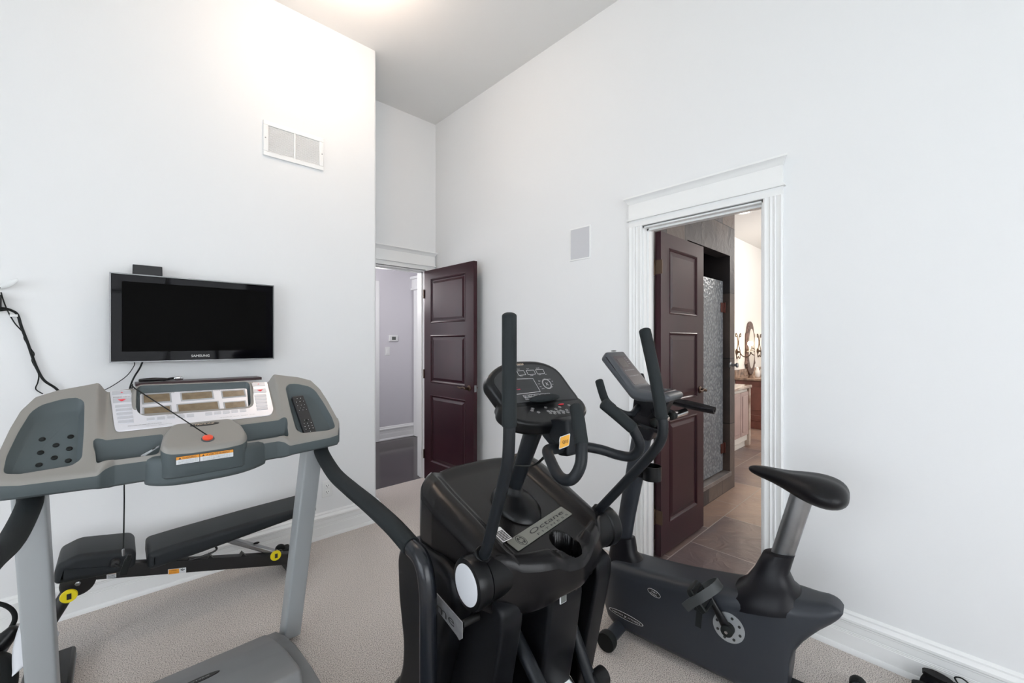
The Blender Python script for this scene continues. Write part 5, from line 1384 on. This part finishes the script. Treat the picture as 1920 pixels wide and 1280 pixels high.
# seat support and front leg
x0, z0 = nb(146, 1093, 2.68)
m = MB(); m.lathe([(.050, -.035), (.058, -.03), (.058, .03), (.050, .035)], axis='y', n=30, c=(x0-.28, yb0, z0)); m.tube([(x0-.30, yb0, z0-.02), (-.50, yb0-.03, .18), (-.515, yb0-.06, .04)], .028, n=14, flat=(1, .8)); m.build('front_leg', M['benchfr'], BN)
MB().lathe([(.010, -.037), (.010, -.042), (.006, -.044), (.001, -.044)], axis='y', n=6, c=(x0-.28, yb0, z0)).build('bolt', M['satsteel'], BN)
m = MB(); m.box((-.56, -.44, 0), (-.415, -.07, .06)); m.build('front_foot', M['benchfr'], BN, bevel=.012)
m = MB(); m.box((-.418, -.42, .012), (-.4125, -.09, .030)); m.build('foot_trim', M['satsteel'], BN)
m = MB(); xr = nb(560, 1046, 2.69)[0]-.28; m.box((xr-.045, -.09, 0), (xr+.0, .20, .05)); m.box((xr-.03, -.05, .03), (xr+.0, .0, .11)); m.build('rear_foot', M['benchfr'], BN, bevel=.012)
a0, a1 = nb(440, 1014, 2.70), nb(560, 1052, 2.70)
SUPP = bar('backrest_strut', (a0[0]-.05, a0[1]+.02), (a1[0]-.02, a1[1]+.014), .062, .022, mt='satsteel', y=-.0)
m = MB(); 
for t in (.35, .72):
    p = Vector((a0[0]-.28, 0, a0[1])).lerp(Vector((a1[0]-.28, 0, a1[1])), t); m.ball((p.x, 0, p.z+.016), .016, .014, .004, nu=14, nv=6)
m.build('strut_hole', M['deepblack'], SUPP)
for (px, py, yy) in ((517, 1041, 2.63), (129, 1117, 2.60)):
    p = bl(onY(px, py, yy)); K = MB().lathe([(.008, .045), (.012, .02), (.026, .006), (.028, .0), (.026, -.006), (.002, -.007)], axis='y', n=26, c=p).build('pop_pin_knob', M['yellow'], BN)
    m = MB(); m.box((p[0]-.006, p[1]-.0085, p[2]-.012), (p[0]+.008, p[1]-.0065, p[2]+.012)); m.build('knob_label', M['ink'], K)
pv_ = [bl(onY(x, y, 2.64)) for x, y in ((356, 1046), (358, 1049), (392, 1038), (406, 1030), (404, 1024))]
MB().tube(pv_, .005, n=8, sm=3).build('catch_wire', M['benchfr'], BN)
m = MB(); q = bl(onY(216, 1056, 2.60)); m.lathe([(.018, .05), (.018, .0), (.014, -.006), (.002, -.008)], axis='y', n=20, c=q); m.tube([(q[0], q[1]-.01, q[2]), (q[0]+.012, q[1]-.03, q[2]-.008)], .004, n=8); m.build('seat_knob', M['benchfr'], BN)
def blabel(px0, px1, name, hh):
    a = Vector(bl(onY(*px0, 2.688))); b = Vector(bl(onY(*px1, 2.688))); a.y = b.y = yb0-.0265
    u = b-a; m = MB(); m.quad(a, u, Vector((0, 0, hh)), t=.0008); o = m.build(name, M['whitelbl'], BN); return a, u, o
a, u, o = blabel((315, 1077), (349, 1073), 'warning_label', .026)
m = MB(); m.quad(a+u*.03+Vector((0, -.001, .0015)), u*.58, Vector((0, 0, .023)), t=.0005); m.build('label_colour', M['orange'], o)
m = MB(); m.text('WARNING', a+u*.14+Vector((0, -.0017, .016)), u, (0, 0, 1), .006, width=.024); m.text('READ MANUAL', a+u*.08+Vector((0, -.0017, .006)), u, (0, 0, 1), .004, width=.028)
m.tube([a+u*.70+Vector((0, -.001, .018)), a+u*.80+Vector((0, -.001, .014)), a+u*.92+Vector((0, -.001, .018))], .002, n=6); m.ball(a+u*.80+Vector((0, -.001, .020)), .0025); m.build('label_print', M['ink'], o)
a, u, o = blabel((200, 1085), (218, 1082), 'caution_label', .030)
m = MB(); m.quad(a+Vector((0, -.001, .020)), u, Vector((0, 0, .010)), t=.0005); m.build('label_colour', M['orange'], o)
m = MB(); 
for k in range(4): m.quad(a+u*.08+Vector((0, -.001, .002+.0045*k)), u*.84, Vector((0, 0, .0015)), t=.0004)
m.build('label_print', M['ink'], o)
m = MB(); m.box((xr-.06, .06, .045), (xr-.0, .15, .125)); m.lathe([(.025, -.02), (.03, 0), (.025, .02)], axis='y', n=18, c=(xr-.06, .10, .125)); m.build('rear_roller', M['rubber'], BN, bevel=.01)

# ================================================================== small things on the floor
# shoes by the right baseboard
def shoe(name, heel, ang, label, lace=True):
    r_ = root(name, label, 'shoe', (heel[0], heel[1], 0), ang, group='black lace-up shoes by the right baseboard')
    L = .28; rings = []; N = 14
    prof = [(0, .030, .004, .030), (.01, .034, .003, .075), (.04, .038, .002, .092), (.09, .040, .002, .080), (.14, .044, .002, .070), (.19, .048, .002, .056), (.23, .044, .003, .042), (.265, .030, .006, .030), (.278, .014, .010, .020)]
    for y, w, zb_2, zt in prof:
        rings.append([Vector((w*math.cos(a)*(.82 if math.sin(a) > 0 else 1.0), y, (zb_2+zt)/2+(zt-zb_2)/2*math.copysign(abs(math.sin(a))**.7, math.sin(a)))) for a in [2*PI*k/20 for k in range(20)]])
    m = MB(); m.rings(rings); up = m.build('upper', M['shoe'], r_, sharp=60, subsurf=1)
    m = MB(); m.prism([(w_*s_, y_) for s_, row in ((1, prof), (-1, prof[::-1])) for y_, w_, _, _ in row], lambda a, b: (a*1.05, b, 0), lambda a, b: (a*1.05, b, .018)); m.build('sole', M['rubber'], r_, bevel=.003)
    m = MB(); m.prism([(.022*math.cos(2*PI*k/18), .055+.045*math.sin(2*PI*k/18)) for k in range(18)], lambda a, b: (a, b, .078), lambda a, b: (a*1.1, b, .0925-.12*max(0, b-.04))); m.build('collar_opening', M['deepblack'], r_)
    m = MB()
    for s_ in (-1, 1): m.tube([(0, .115, .082), (s_*.018, .100, .098), (s_*.030, .120, .100), (s_*.022, .140, .088), (0, .120, .082), (s_*.028, .165, .074)], .0028, n=6, sm=5)
    for k in range(3): m.tube([(-.020, .13+.02*k, .077-.005*k), (.0, .137+.02*k, .080-.005*k), (.020, .143+.02*k, .075-.005*k)], .0026, n=6)
    m.build('lace', M['rubber'], r_)
    return r_
hl = onX(1728, 1262, 2.235); hl2 = onX(1752, 1250, 2.310)
g1 = onZ(1722, 1316, 0)
shoe('shoe', (2.228, .125), PI+.05, 'black lace-up shoe on the carpet, the one away from the baseboard')
shoe('shoe', (2.341, .100), PI-.01, 'black lace-up shoe on the carpet, the one touching the baseboard')
# chrome device at the lower left, behind the treadmill post
d0 = onZ(24, 1300, 0.0)
cx, cy_ = onY(18, 1225, 2.16)[0], 2.16; cz0 = onY(18, 1225, 2.16)[2]
r_ = root('floor_exerciser', 'black floor device with curved chrome cover beside the treadmill post', 'exercise device', (cx, cy_, 0))
m = MB(); m.box((-.36, -.12, 0), (-.06, .12, .05)); m.build('base', M['satblack'], r_, bevel=.015)
q = [tuple(Vector(onY(x, y, 2.16))-Vector((cx, cy_, 0))) for x, y in ((-60, 1262), (-30, 1246), (-4, 1244), (10, 1268), (8, 1300))]
m = MB(); m.tube(q, [.026, .030, .032, .030, .028], n=20, sm=4); m.build('body', M['rubber'], r_)
q = [tuple(Vector(onY(x, y, 2.20))-Vector((cx, cy_, 0))) for x, y in ((-30, 1205), (0, 1205), (26, 1178))]
m = MB(); m.tube(q, [.03, .03, .016], n=14, sm=4); m.build('upper_housing', M['satblack'], r_)
m = MB(); rings = []
for k in range(13):
    t = k/12; px_ = 36-6*math.sin(PI*t)-13*t; py_ = 1172+90*t; wd_ = .002+.050*math.sin(PI*t)
    c = Vector(onY(px_, py_, 2.12))-Vector((cx, cy_, 0))
    rings.append([c+Vector((wd_*math.cos(a)*1.0+wd_, -.020*math.sin(a), 0)) for a in [2*PI*i_/14 for i_ in range(14)]])
m.rings(rings); m.build('chrome_cover', M['silverdisc'], r_, sharp=60)
m = MB(); q = [tuple(Vector(onY(x, y, 2.24))-Vector((cx, cy_, 0))) for x, y in ((-20, 1128), (8, 1134), (24, 1145), (28, 1160), (20, 1178), (6, 1200), (-10, 1225))]; m.tube(q, [.006, .007, .007, .007, .008, .010, .010], n=10, sm=5); m.build('power_lead', M['rubber'], r_)
m = MB(); q = [tuple(Vector(onY(x, y, 2.26))-Vector((cx, cy_, 0))) for x, y in ((34, 1172), (10, 1215), (-15, 1250))]; m.tube(q, .010, n=10); m.build('strut', M['satsteel'], r_)

# ================================================================== LIGHTS
# flush ceiling lamp just above the picture
lx, ly = 1.00, 2.42
r_ = root('ceiling_lamp', 'warm flush glass lamp on the ceiling', 'ceiling light', (lx, ly, HC))
MB().lathe([(.16, 0), (.17, -.02), (.165, -.035), (.01, -.036)], n=36).build('lamp_base', M['satsteel'], r_)
MB().lathe([(.155, -.034), (.15, -.07), (.12, -.10), (.06, -.122), (.003, -.128)], n=36).build('lamp_glass', M['lampglass'], r_, sharp=70)
def light(name, typ, loc, energy, col, size=.1, rot=None, size_y=None, spread=None):
    l = bpy.data.lights.new(name, typ); l.energy = energy; l.color = col
    if typ == 'AREA':
        l.size = size
        if size_y: l.shape = 'RECTANGLE'; l.size_y = size_y
        if spread: l.spread = spread
    else: l.shadow_soft_size = size
    o = bpy.data.objects.new(name, l); COL.objects.link(o); o.location = loc
    if rot: o.rotation_euler = rot
    return o
light('lamp_light', 'POINT', (lx, ly, HC-.26), 15, (1, .77, .60), .12)
light('window_daylight', 'AREA', (0, YR-.25, 1.65), 97, (.95, .975, 1.0), 3.3, (PI/2, 0, 0), 2.1)
light('side_window_daylight', 'AREA', (XL-.25, .35, 1.65), 78, (.88, .94, 1.0), 3.2, (PI/2, 0, -PI/2), 2.1)
light('hall_fill', 'POINT', (2.0, 4.5, 2.0), 26, (1, .95, .96), .25)  # added ambient point light; the hall has no fixture for it
light('hall_area_fill', 'AREA', (.4, 5.6, 1.7), 40, (.95, .96, 1), 1.4, (PI/2, 0, -PI/2), 1.8)  # unseen area light brightening the hall; no window is built there
light('bath_fill', 'POINT', (4.4, -.6, 2.6), 30, (1, .96, .92), .25)  # added point light for the bathroom; no fixture at this spot
light('bath_fill', 'POINT', (7.3, .9, 2.8), 70, (1, .95, .9), .25)  # second added bathroom point light, also without a fixture
light('bath_area_fill', 'AREA', (5.5, -1.35, 1.7), 40, (.92, .96, 1), 2.2, (PI/2, 0, 0), 1.6)  # unseen area light brightening the bathroom; that wall has no window
light('sconce_light', 'POINT', (onY(1388, 640, BY1-.06)[0], BY1-.30, cz_+.12), 6, (1, .75, .5), .04)
w = bpy.data.worlds.new('sky'); SC.world = w; w.use_nodes = True
bg = w.node_tree.nodes['Background']; bg.inputs['Color'].default_value = (.80, .90, 1, 1); bg.inputs['Strength'].default_value = .8
# garden outside the windows
m = MB(); m.box((-14, -14, -.35), (14, -3.2, -.30)); m.box((-14, -3.2, -.35), (-3.2, 10, -.30)); o = m.build('garden_lawn', M['grass']); struct(o)

# ================================================================== CAMERA
cam = bpy.data.cameras.new('camera'); cam.sensor_width = 36; cam.lens = 36*FPX/1920; cam.clip_start = .05
co = bpy.data.objects.new('camera', cam); COL.objects.link(co); co.location = (0, 0, CH)
fx, fy = AX[1], AY[1]
co.rotation_euler = (PI/2, 0, math.atan2(-fx, fy))
SC.camera = co
SC.view_settings.view_transform = 'Standard'; SC.view_settings.look = 'None'; SC.view_settings.gamma = 1; SC.view_settings.exposure = -.09
SC.view_settings.use_curve_mapping = False
SC.cycles.max_bounces = 8; SC.cycles.diffuse_bounces = 5; SC.cycles.use_denoising = True
SC.cycles.sample_clamp_indirect = 6
